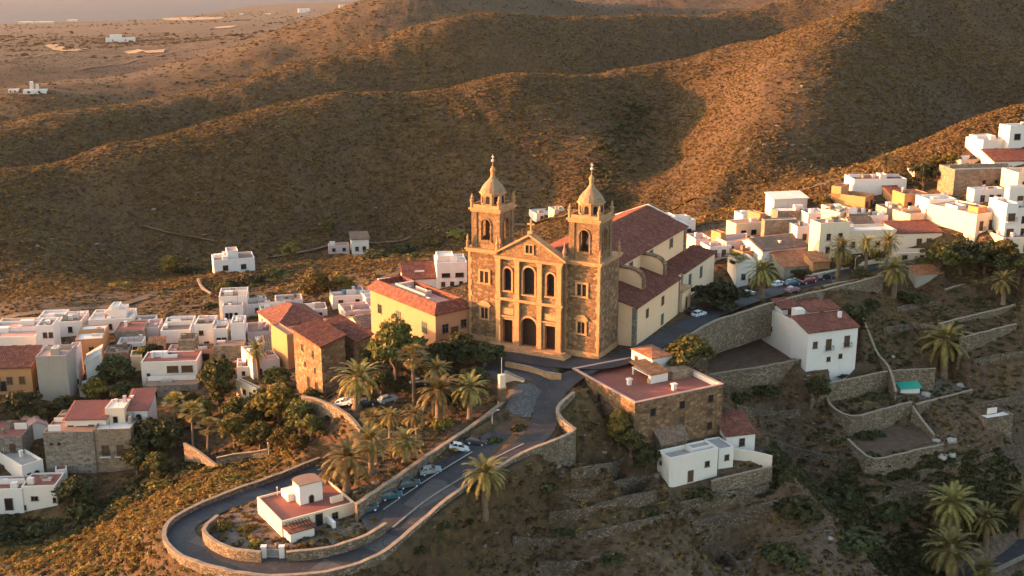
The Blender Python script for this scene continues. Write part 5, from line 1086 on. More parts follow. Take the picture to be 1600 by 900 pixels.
drape('garden_court', [(1400,606,-14.6),(1432,628,-15.8),(1515,609,-16),(1480,588,-14.8)], 'gravel', .06)
drape('palm_terrace', [(545,640,-3.6),(640,606,-2.6),(740,588,-1.6),(780,602,-1.8),(778,632,-2.6),(705,686,-3.7),(640,736,-5),(580,764,-6.2),(564,700,-5.2)], 'earth', .05)
drape('villa_garden', [(585,826,-8.3),(523,850,-8.9),(447,860,-9.2),(367,856,-9.4),(326,836,-9.6),(330,818,-9.7),(400,786,-9.6),(470,760,-9.2),(548,800,-8)], 'gravel', .05)
# boulders and ruin stones
def boulder(label, u, v, s, mat='coping', name='boulder'):
    g = G(u, v); me = bmesh.new(); bmesh.ops.create_icosphere(me, subdivisions=3, radius=1); sd = rng.integers(0, 99)
    for q in me.verts: q.co *= 1+.28*vnoise(np.array(q.co.x*1.7+5), np.array(q.co.y*1.7+q.co.z*2.1), int(sd)); q.co.z *= .62
    m_ = bpy.data.meshes.new(name); me.to_mesh(m_); me.free(); m_.materials.append(M[mat]); m_.polygons.foreach_set('use_smooth', [True]*len(m_.polygons))
    return tag(link(name, m_, None, (g.x, g.y, g.z+.2*s), float(rng.uniform(0,6)), (s*1.2, s, s)), label, 'boulder', 'pale boulders on the right hillside')
M['pale_rock'] = flat('pale_rock', (.27,.24,.205), .9, .3, 1.2)
for l, u, v, s in [('small pale boulder at the end of the brown field wall',1463,689,.7),('largest upright pale boulder by the brown field wall',1487,690,1.0),('pale flat boulder lowest of the group by the brown field',1471,715,1.0),('pale boulder right of the lowest one by the brown field',1487,712,.9),
    ('white rock alone on the dark ravine slope',1296,842,.5),('pale rock in the low garden corner above the high terrace wall',1500,603,.8),('white slab of rubble in the ruined garden court',1446,618,.9),('pale rock on the slope right of the tall white house',1395,558,.5)]:
    boulder(l, u, v, s, 'pale_rock')
house('stone_ruin', 'broken pale stone ruin on the slope right of the terraces', 1540, 672, 654, 42, 5, duL=None, yaw=20, wall='drystone', rmat='t_pale', par=.4, bits=[('wallet',.5,.5)], group=NB, cat='ruin')
gs = house('teal_shed', 'small garden shed with a teal sheet roof between the terrace walls', 1407, 614, 606, 30, 3.2, yaw=10, wall='white', roof='shed', rmat='t_pale', rise=1.0, deep=1.5, group=NB, cat='shed')
M['teal'] = flat('teal_sheet', (.03,.27,.20), .5, .15); [c_.data.materials.clear() or c_.data.materials.append(M['teal']) for c_ in gs.children if c_.name.startswith('roof')]

# ================================================================ CARS
def car_mesh_parts():
    W = .83; prof = [(-1.9,.35),(-1.95,.62),(-1.82,.86),(-1.15,.95),(1.25,.93),(1.78,.82),(1.92,.62),(1.9,.35)]
    body = MB(); n = len(prof)
    V = []
    for y, k in ((-W,1),(-W*.9,1.0),(W*.9,1.0),(W,1)):
        for x, z in prof: V.append((x*(.97 if abs(y) == W else 1), y, z if abs(y) == W else z+.02*(z > .6)))
    F = []
    for j in range(3):
        for i in range(n-1): F.append((j*n+i, (j+1)*n+i, (j+1)*n+i+1, j*n+i+1))
    F += [tuple(range(n)), tuple(range(4*n-1, 3*n-1, -1))]+[(j*n, j*n+n-1, (j+1)*n+n-1, (j+1)*n) for j in range(3)]
    body.add(V, F)
    cab = [(-1.6,.94),(-1.2,1.40),(.25,1.42),(.95,.93)]; rf_ = MB()
    rf_.add([(-1.22,-.6,1.385),(.27,-.6,1.40),(.27,.6,1.40),(-1.22,.6,1.385),(-1.1,-.5,1.46),(.15,-.5,1.47),(.15,.5,1.47),(-1.1,.5,1.46)], [(0,1,5,4),(1,2,6,5),(2,3,7,6),(3,0,4,7),(4,5,6,7),(3,2,1,0)])
    for s in (-1, 1):
        for (xa, za), (xb, zb) in (((-1.62,.93),(-1.2,1.4)),((.25,1.41),(.97,.92)),((-.42,.94),(-.42,1.41))):
            rf_.add([(xa-.05,s*.745,za),(xa+.05,s*.745,za),(xb+.05,s*.612,zb),(xb-.05,s*.612,zb),(xa-.05,s*.70,za),(xa+.05,s*.70,za),(xb+.05,s*.57,zb),(xb-.05,s*.57,zb)], [(0,1,2,3),(7,6,5,4),(0,3,7,4),(1,5,6,2)])
    gl = MB().add([(-1.58,-.72,.93),(.93,-.72,.93),(.93,.72,.93),(-1.58,.72,.93),(-1.2,-.595,1.384),(.25,-.595,1.384),(.25,.595,1.384),(-1.2,.595,1.384)], [(0,1,5,4),(1,2,6,5),(2,3,7,6),(3,0,4,7),(4,5,6,7)])
    wh = MB(); ty = MB()
    def cyl(mb, r, y0, y1, nn=16):
        V = [(r*math.cos(2*math.pi*k/nn), y, r*math.sin(2*math.pi*k/nn)) for y in (y0, y1) for k in range(nn)]
        mb.add(V, [(k,(k+1)%nn,nn+(k+1)%nn,nn+k) for k in range(nn)]+[tuple(range(nn-1,-1,-1)), tuple(range(nn,2*nn))])
    cyl(ty, .31, -.1, .1); cyl(wh, .19, -.115, .115)
    hl = MB().box(-.02,.05,-.18,.18,-.07,.07)
    return body, rf_, gl, ty, wh, hl
_cp = car_mesh_parts(); M['tyre'] = flat('tyre_rubber', (.02,.02,.02), .9, .2); M['rim'] = flat('wheel_rim', (.4,.4,.42), .4, .2)
M['headlight'] = flat('headlight_glass', (.6,.6,.58), .2, .1); M['taillight'] = flat('taillight_plastic', (.35,.02,.02), .3, .1)
def paint(name, c):
    t = NT(name); t.bs.inputs['Metallic'].default_value = .15; t.bs.inputs['Coat Weight'].default_value = .6; n = t.noise(1.2, 4, .6)
    return t.done(t.ramp(n, [(.35, tuple(x*.75 for x in c)), (.65, c)]), .45)
CPT = {k: paint(k+'_car_paint', c) for k, c in dict(white=(.62,.63,.64), silver=(.26,.29,.31), blue=(.05,.085,.105), teal=(.03,.095,.125), red=(.22,.03,.035), dark=(.03,.035,.045), pink=(.38,.16,.17)).items()}
_cm = {k: [_cp[0].mesh('car_body', m), _cp[1].mesh('car_roof', m)] for k, m in CPT.items()}
_cg = _cp[2].mesh('car_glass', M['glass']); _ct = _cp[3].mesh('tyre', M['tyre']); _cw = _cp[4].mesh('rim', M['rim']); _ch = _cp[5].mesh('headlight', M['headlight']); _cl = _cp[5].mesh('taillight', M['taillight'])
def car(label, u, v, deg, col, sc=.92, group='parked cars', hi=1.0):
    g = G(u, v); rz = R(deg); r = thing('parked_car', label, 'car', (g.x, g.y, g.z+.03), rz, group)
    # lean with the ground
    d = Vector((math.cos(rz), math.sin(rz))); pz = Hs(g.x+d.x*1.2, g.y+d.y*1.2)-Hs(g.x-d.x*1.2, g.y-d.y*1.2); r.rotation_euler = (0, -math.atan2(pz, 2.4), rz); r.scale = (sc, sc, sc*hi)
    link('body', _cm[col][0], r); link('roof', _cm[col][1], r); link('windows', _cg, r)
    for x in (-1.18, 1.2):
        for y in (-.74, .74): w_ = link('wheel', _ct, r, (x, y, .31)); link('rim', _cw, w_)
    for y in (-.56, .56): link('headlight', _ch, r, (1.88, y, .68)); link('tail_light', _cl, r, (-1.93, y, .7))
for a in [('silvery blue car parked lowest in the row below the parking wall',576,800,12,'blue'),('blue car parked second lowest below the parking wall',612,779,12,'teal'),('dark blue car parked in the middle of the row below the parking wall',640,761,12,'blue'),
    ('pale blue car parked just above the middle of the row',673,740,12,'silver'),('white car parked near the top of the parking wall',716,704,8,'white'),('dark car with bright windows parked beside the planting bed',744,694,-8,'dark')]: car(*a, group='cars in the parking lot under the wall')
for a in [('white van parked on the palm plaza by its curved wall',540,634,-15,'white',1.0),('dark car parked under the big palm on the plaza',572,634,20,'dark'),('silver car parked right of the big palm on the plaza',606,628,30,'silver'),('dark car at the back of the palm plaza by the mansion',655,602,10,'dark')]: car(*a, group='cars on the palm plaza')
for a in [('teal van parked on the street above the long wall',1238,446,25,'teal',1.1),('dark red van parked beside the teal one on the street',1263,442,25,'red',1.15),('white car behind the teal van on the street',1217,447,25,'white'),('rosy red low car in front of the teal van',1238,456,25,'pink'),
    ('white car with dark windows at the corner of the church porch',1092,494,40,'white'),('black car beside the church porch under the dark tree',1084,489,40,'dark'),('silver car on the street left of the street palm',1168,462,28,'silver'),('dark car further up the street by the white wall',1290,436,22,'dark')]: car(*a, group='cars along the street')
# road at the lower right corner
LR = spline(PP([(1500,905,-38.6),(1545,882,-38.2),(1600,856,-37.6),(1660,830,-37)])); tag(ribbon(LR, -2.2, 2.2, .6).build('lower_road', M['asphalt']), kind='structure')
tag(ribbon(LR, 2.2, 2.5, .72, .9).build('lower_kerb', M['kerb']), kind='structure'); tag(ribbon(LR, -2.5, -2.2, .72, .9).build('lower_kerb', M['kerb']), kind='structure')

# ================================================================ FAR HAMLETS
def far(label, u, v, w, h, d=12, wall='white', yaw=12, name='far_house', rooms=(), group='white houses far out on the plain'):
    g = G(u, v); s = g.y/1800
    r = thing(name, label, 'house', g, R(yaw), group); W = w*s; hh = h*s*1.0
    a, b = shell(W, d, hh, 6, min(.6, hh*.2)); a.build('wall', M[wall], r); b.build('roof', M['t_pale'], r)
    for x0, x1, k in rooms: MB().box(x0*W, x1*W, d*.2, d*.8, hh-.02, hh+k*s).build('upper_storey', M[wall], r)
    for fx in (.25, .7): link('window', window_mesh(O_, min(1.6, W*.15), hh*.4), r, (fx*W, 0, hh*.25))
far('long white farmhouse with stepped roofs far out on the upper left plain', 165, 66, 42, 6, 14, rooms=[(.15,.55,5)])
far('small white outbuilding right of the stepped far farmhouse', 196, 64, 14, 5, 10)
far('small white hut at the left edge of the middle hills', 13, 145, 14, 5, 6)
far('white ruin with a jagged upper storey on the left middle hills', 36, 147, 34, 6, 7, rooms=[(.3,.42,12),(.55,.65,8)])
far('white villa near the coast at the top of the left plain', 466, 20, 18, 6, 30)
far('tiny white house near the coast right of the villa', 530, 12, 9, 4, 20)
for i, (u, v, w_, l) in enumerate([(28,37,20,'flat white building first from the left on the coast line'),(52,37,28,'flat white building second from the left on the coast line'),(104,34,14,'flat white building third from the left on the coast line'),(374,24,6,'white dot of a house on the right coast line'),(415,24,8,'small pale house on the right coast line')]): far(l, u, v, w_, 2.6, 40, 'cream', group='tiny buildings on the coast line')
for nm, poly in (('pale_field', [(193,82),(215,78),(258,78),(256,83),(230,84)]), ('pale_field', [(70,72),(84,70),(104,77),(140,76),(120,81),(96,81)]), ('pale_field', [(253,29),(290,27),(350,27),(345,30),(290,32),(256,31)]), ('pale_field', [(333,43),(356,41),(372,41),(360,44),(340,45)])):
    P = [G(*q) for q in poly]; mb = MB()
    # a bare field: finely divided so it lies on the ground
    c_ = sum(P, Vector())/len(P); k = len(P); rings = 8; V = [(c_.x, c_.y, Hs(c_.x, c_.y)+1.2)]
    for r_ in range(1, rings+1):
        for i in range(k*6):
            a = P[i//6].lerp(P[(i//6+1) % k], (i % 6)/6); q = c_.lerp(a, r_/rings); V.append((q.x, q.y, Hs(q.x, q.y)+1.2))
    n = k*6; F = [(0, 1+i, 1+(i+1) % n) for i in range(n)]+[(1+r_*n+i, 1+(r_+1)*n+i, 1+(r_+1)*n+(i+1) % n, 1+r_*n+(i+1) % n) for r_ in range(rings-1) for i in range(n)]
    tag(mb.add(V, F).build(nm, M['bare_field'] if 'bare_field' in M else M.setdefault('bare_field', flat('bare_pale_field', (.27,.18,.095), .95, .3, .02))), kind='structure')

# tracks across the hillside
for pts, wd in (([(225,353),(262,363),(300,370),(340,378)],1.2), ([(735,352),(780,346),(830,352),(880,338),(905,326)],1.8), ([(1040,330),(1120,322),(1200,310),(1290,286),(1345,268)],1.4), ([(420,402),(480,392),(560,378),(640,372)],1.5), ([(0,500),(90,486),(170,480),(240,462)],1.6), ([(0,95),(60,88),(130,80),(200,76),(300,66),(400,58)],3.0), ([(120,110),(200,98),(262,84),(330,72)],2.5), ([(30,66),(120,60),(210,58),(300,48),(420,36)],4.0), ([(170,66),(150,72),(120,76)],2.5)):
    Q = [G(*q) for q in pts]; Q = spline(Q, 2.5); Q = [Vector((q.x, q.y, Hs(q.x, q.y)+(.25 if q.y < 600 else .8))) for q in Q]
    tag(ribbon(Q, -wd, wd, .02).build('track', M['track'] if 'track' in M else M.setdefault('track', flat('dirt_track', (.115,.075,.045), .95, .35, .3))), kind='structure')
# the villa in the bend: wings, steps, low garden walls
hb = hp
MB().box(.02*LX, .34*LX, -2.6, -.01, -2.5, 1.5).build('annex', M['white'], hp); MB().box(.0*LX, .36*LX, -2.9, -.02, 1.502, 1.68).build('annex_roof', M['tile'], hp)
MB().box(.60*LX, .64*LX, -2.4, -.01, -2, 1.3).build('garden_wall', M['white'], hp); MB().box(.3*LX, .52*LX, .62*LY, .9*LY, h_-.36, h_+.9).build('roof_wall', M['white'], hp); MB().box(.75*LX, .92*LX, .2*LY, .26*LY, h_-.36, h_+.6).build('roof_wall', M['cream'], hp)
# ================================================================ VEGETATION
def leafmat(name, cols, rough=.75, trans=.25):
    t = NT(name); n = t.noise(.9, 4, .6); f = t.noise(6, 3, .6)
    c = t.ramp(n, [(.3+.4*i/(len(cols)-1), k) for i, k in enumerate(cols)])
    c = t.mix(t.ramp(f, [(.35, .45), (.6, 0.0)]), c, tuple(x*.45 for x in cols[0]))
    hs = t.n('ShaderNodeHueSaturation'); t.l(c, hs.inputs['Color']); t.put(hs.inputs['Value'], t.math('ADD', t.math('MULTIPLY', t.rnd(), .7), .65)); t.put(hs.inputs['Hue'], t.math('ADD', t.math('MULTIPLY', t.rnd(), .03), .485))
    m = t.done(hs.outputs[0], rough); tr = t.n('ShaderNodeBsdfTranslucent'); t.l(hs.outputs[0], tr.inputs[0]); mx = t.n('ShaderNodeMixShader'); mx.inputs[0].default_value = trans
    t.l(t.bs.outputs[0], mx.inputs[1]); t.l(tr.outputs[0], mx.inputs[2]); t.l(mx.outputs[0], t.out.inputs[0]); return m
M['leaf'] = leafmat('tree_leaves', [(0.0458,0.0490,0.0143), (0.0970,0.0898,0.0245), (0.1632,0.1326,0.0358)])
M['leaf_dark'] = leafmat('dark_leaves', [(0.0235,0.0274,0.0107), (0.0489,0.0508,0.0176), (0.0831,0.0762,0.0254)])
M['leaf_warm'] = leafmat('yellow_green_leaves', [(0.0715,0.0628,0.0152), (0.1618,0.1238,0.0267), (0.2570,0.1809,0.0428)])
M['palm'] = leafmat('palm_fronds', [(0.0795,0.0729,0.0206), (0.1777,0.1403,0.0393), (0.2899,0.2057,0.0608)], .6, .2)
M['palm_dry'] = leafmat('dry_palm_fronds', [(0.0935,0.0553,0.0213), (0.1700,0.1020,0.0382), (0.2550,0.1615,0.0595)], .8, .15)
M['bark'] = flat('bark', (.11,.075,.05), .95, .5, 2.5)
M['palm_bark'] = flat('palm_bark', (.15,.10,.065), .95, .5, 3)
def leaf_cloud(pts, nrm, size, r, k=4):
    """one small quad per point, tilted round its outward normal"""
    n = len(pts); a = r.normal(size=(n,3))*.9+nrm; a /= np.linalg.norm(a, axis=1)[:,None]+1e-9
    b = np.cross(a, r.normal(size=(n,3))); b /= np.linalg.norm(b, axis=1)[:,None]+1e-9; c = np.cross(a, b)
    s = (size*r.uniform(.6, 1.35, n))[:,None]
    V = np.stack([pts-b*s*.5-c*s*.30, pts+b*s*.1-c*s*.5, pts+b*s*.55+c*s*.15, pts-b*s*.05+c*s*.5], 1).reshape(-1, 3)
    return V, np.arange(4*n).reshape(n, 4)
def crown_points(r, lobes, per, core=.55):
    P = []; N = []
    for (c, rad) in lobes:
        d = r.normal(size=(per, 3)); d /= np.linalg.norm(d, axis=1)[:,None]; d[:,2] = np.where(d[:,2] < -.35, -d[:,2]*.5, d[:,2])
        clump = 1+.22*vnoise(d[:,0]*3.1+c[0]*3, d[:,1]*3.1+d[:,2]*4.3, int(abs(c[0])*97) % 50+3)
        q = np.asarray(c)+d*np.asarray(rad)*(clump*(core+(1-core)*r.random(per)**.45))[:,None]; P.append(q); N.append(d)
    return np.concatenate(P), np.concatenate(N)
def tree_proto(seed, mat, w=6.0, h=6.5, nl=13, per=190, leaf=.40, tr_h=.22):
    """unit tree: trunk with limbs, crown of separate leaf clumps (base at 0)"""
    r = np.random.default_rng(seed); lobes = []; tm = MB(); base = h*tr_h
    tm.tube([(0,0,-.8),(0,0,0),(.08,.03,base*.6),(.0,.05,base)], [w*.055,w*.048,w*.036,w*.032], 8)
    for i in range(nl):
        a = 2*math.pi*i/nl*1.618*1.5+r.uniform(0,.8); q = r.uniform(.12, .74); z = base+(h-base)*r.uniform(.18, .8)*(1.1-.55*q)
        c = (w*.5*q*math.cos(a), w*.5*q*math.sin(a), z); lobes.append((c, (w*r.uniform(.12,.22), w*r.uniform(.12,.22), h*r.uniform(.08,.15))))
        tm.tube([(0,0,base*.85),(c[0]*.45,c[1]*.45,(base+c[2])*.5),(c[0]*.9,c[1]*.9,c[2])], [w*.026,w*.016,w*.008], 5)
    lobes.append(((0,0,base+(h-base)*.72), (w*.24,w*.24,h*.2)))
    P, N = crown_points(r, lobes, per); V, F = leaf_cloud(P, N, leaf, r)
    return tm.mesh('trunk', M['bark']), npmesh('crown', V, F, M[mat])
def bush_mesh(seed, mat, n=420, leaf=.22, nl=5, flat_=.6):
    r = np.random.default_rng(seed); lobes = [((r.uniform(-.5,.5), r.uniform(-.5,.5), r.uniform(.2,.5)*flat_), (.55,.55,.5*flat_)) for _ in range(nl)]
    P, N = crown_points(r, lobes, n//nl, .5); P[:,2] = np.abs(P[:,2])*1.0; V, F = leaf_cloud(P, N, leaf, r); return npmesh('foliage', V, F, M[mat])
def frond(V, F, r, az, el, L, droop, npair=20, leaf=.62, org=(0,0,0), w=.085):
    d = Vector((math.cos(az), math.sin(az), 0)); p = Vector(org); e = el; pts = [p.copy()]; st = L/npair
    for i in range(npair):
        p = p+(d*math.cos(e)+Vector((0,0,math.sin(e))))*st; e -= droop/npair*(.5+1.2*i/npair); pts.append(p.copy())
    side = Vector((-d.y, d.x, 0)); k0 = len(V)
    for i in range(1, npair+1):
        t = (pts[i]-pts[i-1]).normalized(); up = side.cross(t)
        f = i/npair; ll = leaf*(math.sin(math.pi*min(1, .12+f*.88))**.6)*(.9+.2*r.random())
        for s in (-1, 1):
            o = pts[i-1]; tip = o+side*s*ll*.62+t*ll*.80+up*(ll*(.22-.5*r.random()*.6)); k = len(V)
            V += [tuple(o-t*w*.5), tuple(o+t*w), tuple(tip)]; F.append((k, k+1, k+2))
    for i in range(npair):       # rachis
        k = len(V); q = side*.035*(1.2-i/npair); V += [tuple(pts[i]-q), tuple(pts[i]+q), tuple(pts[i+1])]; F.append((k, k+1, k+2))
def palm_proto(seed, H, L, nf, trunk_r, dry=10, green='palm'):
    r = np.random.default_rng(seed); tm = MB(); lean = r.uniform(-.06,.06,2)*H
    pts = [(lean[0]*(z/H)**2, lean[1]*(z/H)**2, z) for z in np.linspace(-.8, H, 14)]
    tm.tube([(x if z > 0 else 0, y if z > 0 else 0, z) for x, y, z in pts], [trunk_r*(1.35 if z < .4 else 1.0+.12*(i % 2)) for i, (x, y, z) in enumerate(pts)], 10)
    top = (lean[0], lean[1], H); tm.lathe([(trunk_r*1.0,H-.7),(trunk_r*1.7,H-.3),(trunk_r*1.5,H+.15),(.05,H+.4)], 10, (top[0], top[1]))
    V = []; F = []
    for i in range(nf):
        f = (i+.5)/nf; el = R(86)-R(118)*f**.95+r.normal()*.1; frond(V, F, r, i*2.39996+r.normal()*.12, el, L*(.82+.25*r.random())*(1.0 if f > .12 else .75), R(62+34*r.random()), 20, L*.17, top, .13)
    cr = npmesh('crown', np.array(V), np.array(F), M[green]); V = []; F = []
    for i in range(dry): frond(V, F, r, i*2.39996*1.7+r.normal()*.3, R(-38)+r.normal()*.15, L*(.55+.25*r.random()), R(52), 12, L*.17, (top[0], top[1], H-.35), .10)
    dm = npmesh('dry_fronds', np.array(V), np.array(F), M['palm_dry']) if dry else None
    return tm.mesh('trunk', M['palm_bark']), cr, dm
def fan_palm_proto(seed, H, mat='palm'):
    """slender fan palm with a skirt of dead leaves"""
    r = np.random.default_rng(seed); tm = MB(); lean = r.uniform(-.05,.05,2)*H
    zs = np.linspace(-.8, H, 10); tm.tube([(lean[0]*(max(z,0)/H)**2, lean[1]*(max(z,0)/H)**2, z) for z in zs], [.24-.09*max(z,0)/H for z in zs], 9)
    def fans(n, e0, e1, zc, size, mat, name, stalk):
        V = []; F = []
        for i in range(n):
            az = i*2.4+r.normal()*.2; el = e0+(e1-e0)*(i+.5)/n+r.normal()*.12; d = Vector((math.cos(az)*math.cos(el), math.sin(az)*math.cos(el), math.sin(el))); side = Vector((-math.sin(az), math.cos(az), 0)); up = side.cross(d)
            c = Vector((lean[0], lean[1], zc))+d*stalk
            for j in range(9):
                a = (j-4)*.33; q = d*math.cos(a)+side*math.sin(a)-up*.25*abs(a)-Vector((0,0,.25)); k = len(V); n_ = side*math.cos(a)-d*math.sin(a)
                V += [tuple(c-n_*.03), tuple(c+q*size*.55-n_*.09), tuple(c+q*size), tuple(c+q*size*.55+n_*.09)]; F.append((k,k+1,k+2,k+3))
            k = len(V); o = Vector((lean[0], lean[1], zc)); V += [tuple(o-side*.03), tuple(o+side*.03), tuple(c+side*.02), tuple(c-side*.02)]; F.append((k,k+1,k+2,k+3))
        return npmesh(name, np.array(V), np.array(F), M[mat])
    return tm.mesh('trunk', M['palm_bark']), fans(24, R(85), R(-15), H, 1.0, mat, 'crown', 1.15), fans(20, R(-42), R(-85), H-.2, .8, 'palm_dry', 'dry_fronds', .55)
TREES = {k: tree_proto(*a) for k, a in dict(a=(1,'leaf'), b=(2,'leaf',6.0,6.0,14), c=(3,'leaf_warm',6.0,6.0,13), d=(4,'leaf_dark',6.0,5.4,14), e=(5,'leaf_dark',6.0,6.0,15,200), t=(6,'leaf',6.0,11.0,18,220,.42,.12), w=(7,'leaf_warm',6.0,5.0,9)).items()}
THGT = dict(a=6.5, b=6.0, c=6.0, d=5.4, e=6.0, t=11.0, w=5.0)
def tree(label, u, vb, wpx, hpx, k='a', name='broadleaf_tree', group='trees among the houses'):
    g = G(u, vb); s = (g.y*CT+(HC-g.z)*ST)/FPX; W = wpx*s/4.9; H = hpx*s/THGT[k]/.97
    r = thing(name, label, 'tree', g, float(rng.uniform(0, 6.28)), group); r.scale = (W, W, H)
    link('trunk', TREES[k][0], r); link('crown', TREES[k][1], r); return r
BUSH = {'a': bush_mesh(21,'leaf'), 'd': bush_mesh(22,'leaf_dark'), 'w': bush_mesh(23,'leaf_warm'), 'h': bush_mesh(24,'leaf_dark',700,.2,8,.8)}
def bush(label, u, v, wpx, k='a', hf=1.0, group='bushes on the slopes'):
    g = G(u, v); s = (g.y*CT+(HC-g.z)*ST)/FPX; W = wpx*s/2.0
    o = link('bush', BUSH[k], None, (g.x, g.y, g.z-.1*W), float(rng.uniform(0, 6.28)), (W, W, W*hf)); return tag(o, label, 'bush', group)
PALM = {'a': palm_proto(31, 5.0, 3.6, 50, .38), 'b': palm_proto(32, 6.0, 3.5, 46, .34), 'c': palm_proto(33, 4.2, 3.8, 56, .42, 14)}
PALM.update(d=palm_proto(34, 5.0, 3.4, 40, .36, 16), e=palm_proto(35, 6.0, 3.7, 54, .36, 8), f=palm_proto(36, 4.2, 3.5, 46, .40, 18)); _pv = [0]
PALM_H = dict(a=5.0, b=6.0, c=4.2, d=5.0, e=6.0, f=4.2); FAN = [fan_palm_proto(41, 6.5), fan_palm_proto(42, 6.5)]
def palm(label, u, vc, vb, wpx, k='a', group='date palms'):
    """vc: pixel row of the crown's heart, vb: pixel row of the trunk's foot"""
    _pv[0] += 1; k = {'a': 'ad', 'b': 'be', 'c': 'cf'}[k][_pv[0] % 2]
    g = G(u, vb); s = (g.y*CT+(HC-g.z)*ST)/FPX; W = wpx*s/5.8; H = max(.6, (PY(u, vc, g.y).z-g.z))
    r = thing('palm_tree', label, 'palm', g, float(rng.uniform(0, 6.28)), group)
    r.scale = (W, W, W); r.rotation_euler.x = rng.uniform(-.06,.06); r.rotation_euler.y = rng.uniform(-.06,.06); kz = H/(PALM_H[k]*W)
    link('trunk', PALM[k][0], r, None, None, (1, 1, kz)); link('crown', PALM[k][1], r, (0, 0, PALM_H[k]*(kz-1))); link('dry_fronds', PALM[k][2], r, (0, 0, PALM_H[k]*(kz-1))); return r
def fanpalm(label, u, vt, vb, wpx, i=0, group='slender fan palms'):
    g = G(u, vb); s = (g.y*CT+(HC-g.z)*ST)/FPX; H = PY(u, vt, g.y).z-g.z; W = wpx*s/2.5
    r = thing('fan_palm', label, 'palm', g, float(rng.uniform(0, 6.28)), group); r.scale = (W, W, H/7.6)
    for nm, me in zip(('trunk', 'crown', 'dry_fronds'), FAN[i]): link(nm, me, r)
    return r
for a in [('big wide date palm beside the tall golden stone house',557,590,640,84,'c'),('date palm with the fullest crown in the middle of the palm plaza',685,612,662,76,'a'),('small upright date palm behind the fullest one on the plaza',683,578,628,48,'b'),('small date palm on the open middle of the palm plaza',652,648,690,46,'b'),('young date palm left of the middle of the palm plaza',610,650,684,44,'a'),('low date palm by the curved plaza wall',585,652,676,40,'c'),('date palm nearest the tall gate pillar',734,605,655,68,'a'),
    ('date palm directly above the straight parking wall',632,688,724,64,'b'),('golden date palm left of the one above the parking wall',580,688,740,68,'b'),('broad golden date palm right behind the terrace villa',541,716,772,84,'a'),('dry golden date palm behind the hairpin road end',520,738,765,52,'b'),
    ('lone sunlit date palm on the bank below the road',757,742,803,78,'a'),('tall dark-topped date palm in front of the white arched house',405,545,592,40,'b'),
    ('date palm beside the teal van on the street',1190,424,466,58,'c'),('tallest street palm before the pale yellow house',1308,387,434,52,'b'),('street palm right of the tallest one',1353,380,430,40,'b'),('street palm at the end of the white street wall',1384,378,424,42,'b'),('golden date palm at the top of the lower ramp wall',1396,422,463,62,'a'),
    ('hilltop palm standing against the dark hill above the long white house',1381,252,281,36,'b'),('large dark date palm alone among the terraces on the right',1474,533,590,76,'c'),('dark date palm near the right edge above the terraces',1567,440,476,52,'a'),
    ('dark date palm upper left in the lower right corner group',1486,788,850,86,'a'),('largest date palm at the bottom of the lower right corner',1481,860,925,100,'a'),('half hidden date palm in the lower right corner group',1540,812,858,64,'b'),('date palm cut by the right edge in the lower right corner',1594,775,840,72,'a'),('low date palm tips at the bottom edge beside the lower road',1528,890,935,56,'a')]: palm(*a)
for a in [('left slender fan palm of the three in the hollow',275,620,692,26,0),('middle slender fan palm of the three in the hollow',303,634,706,28,1),('right slender fan palm of the three in the hollow',326,658,716,30,0),('sunlit fan palm with a hanging skirt in the palm plaza',647,546,630,36,1),('young fan palm in front of the dark plaza trees',1148,398,440,26,1)]: fanpalm(*a)
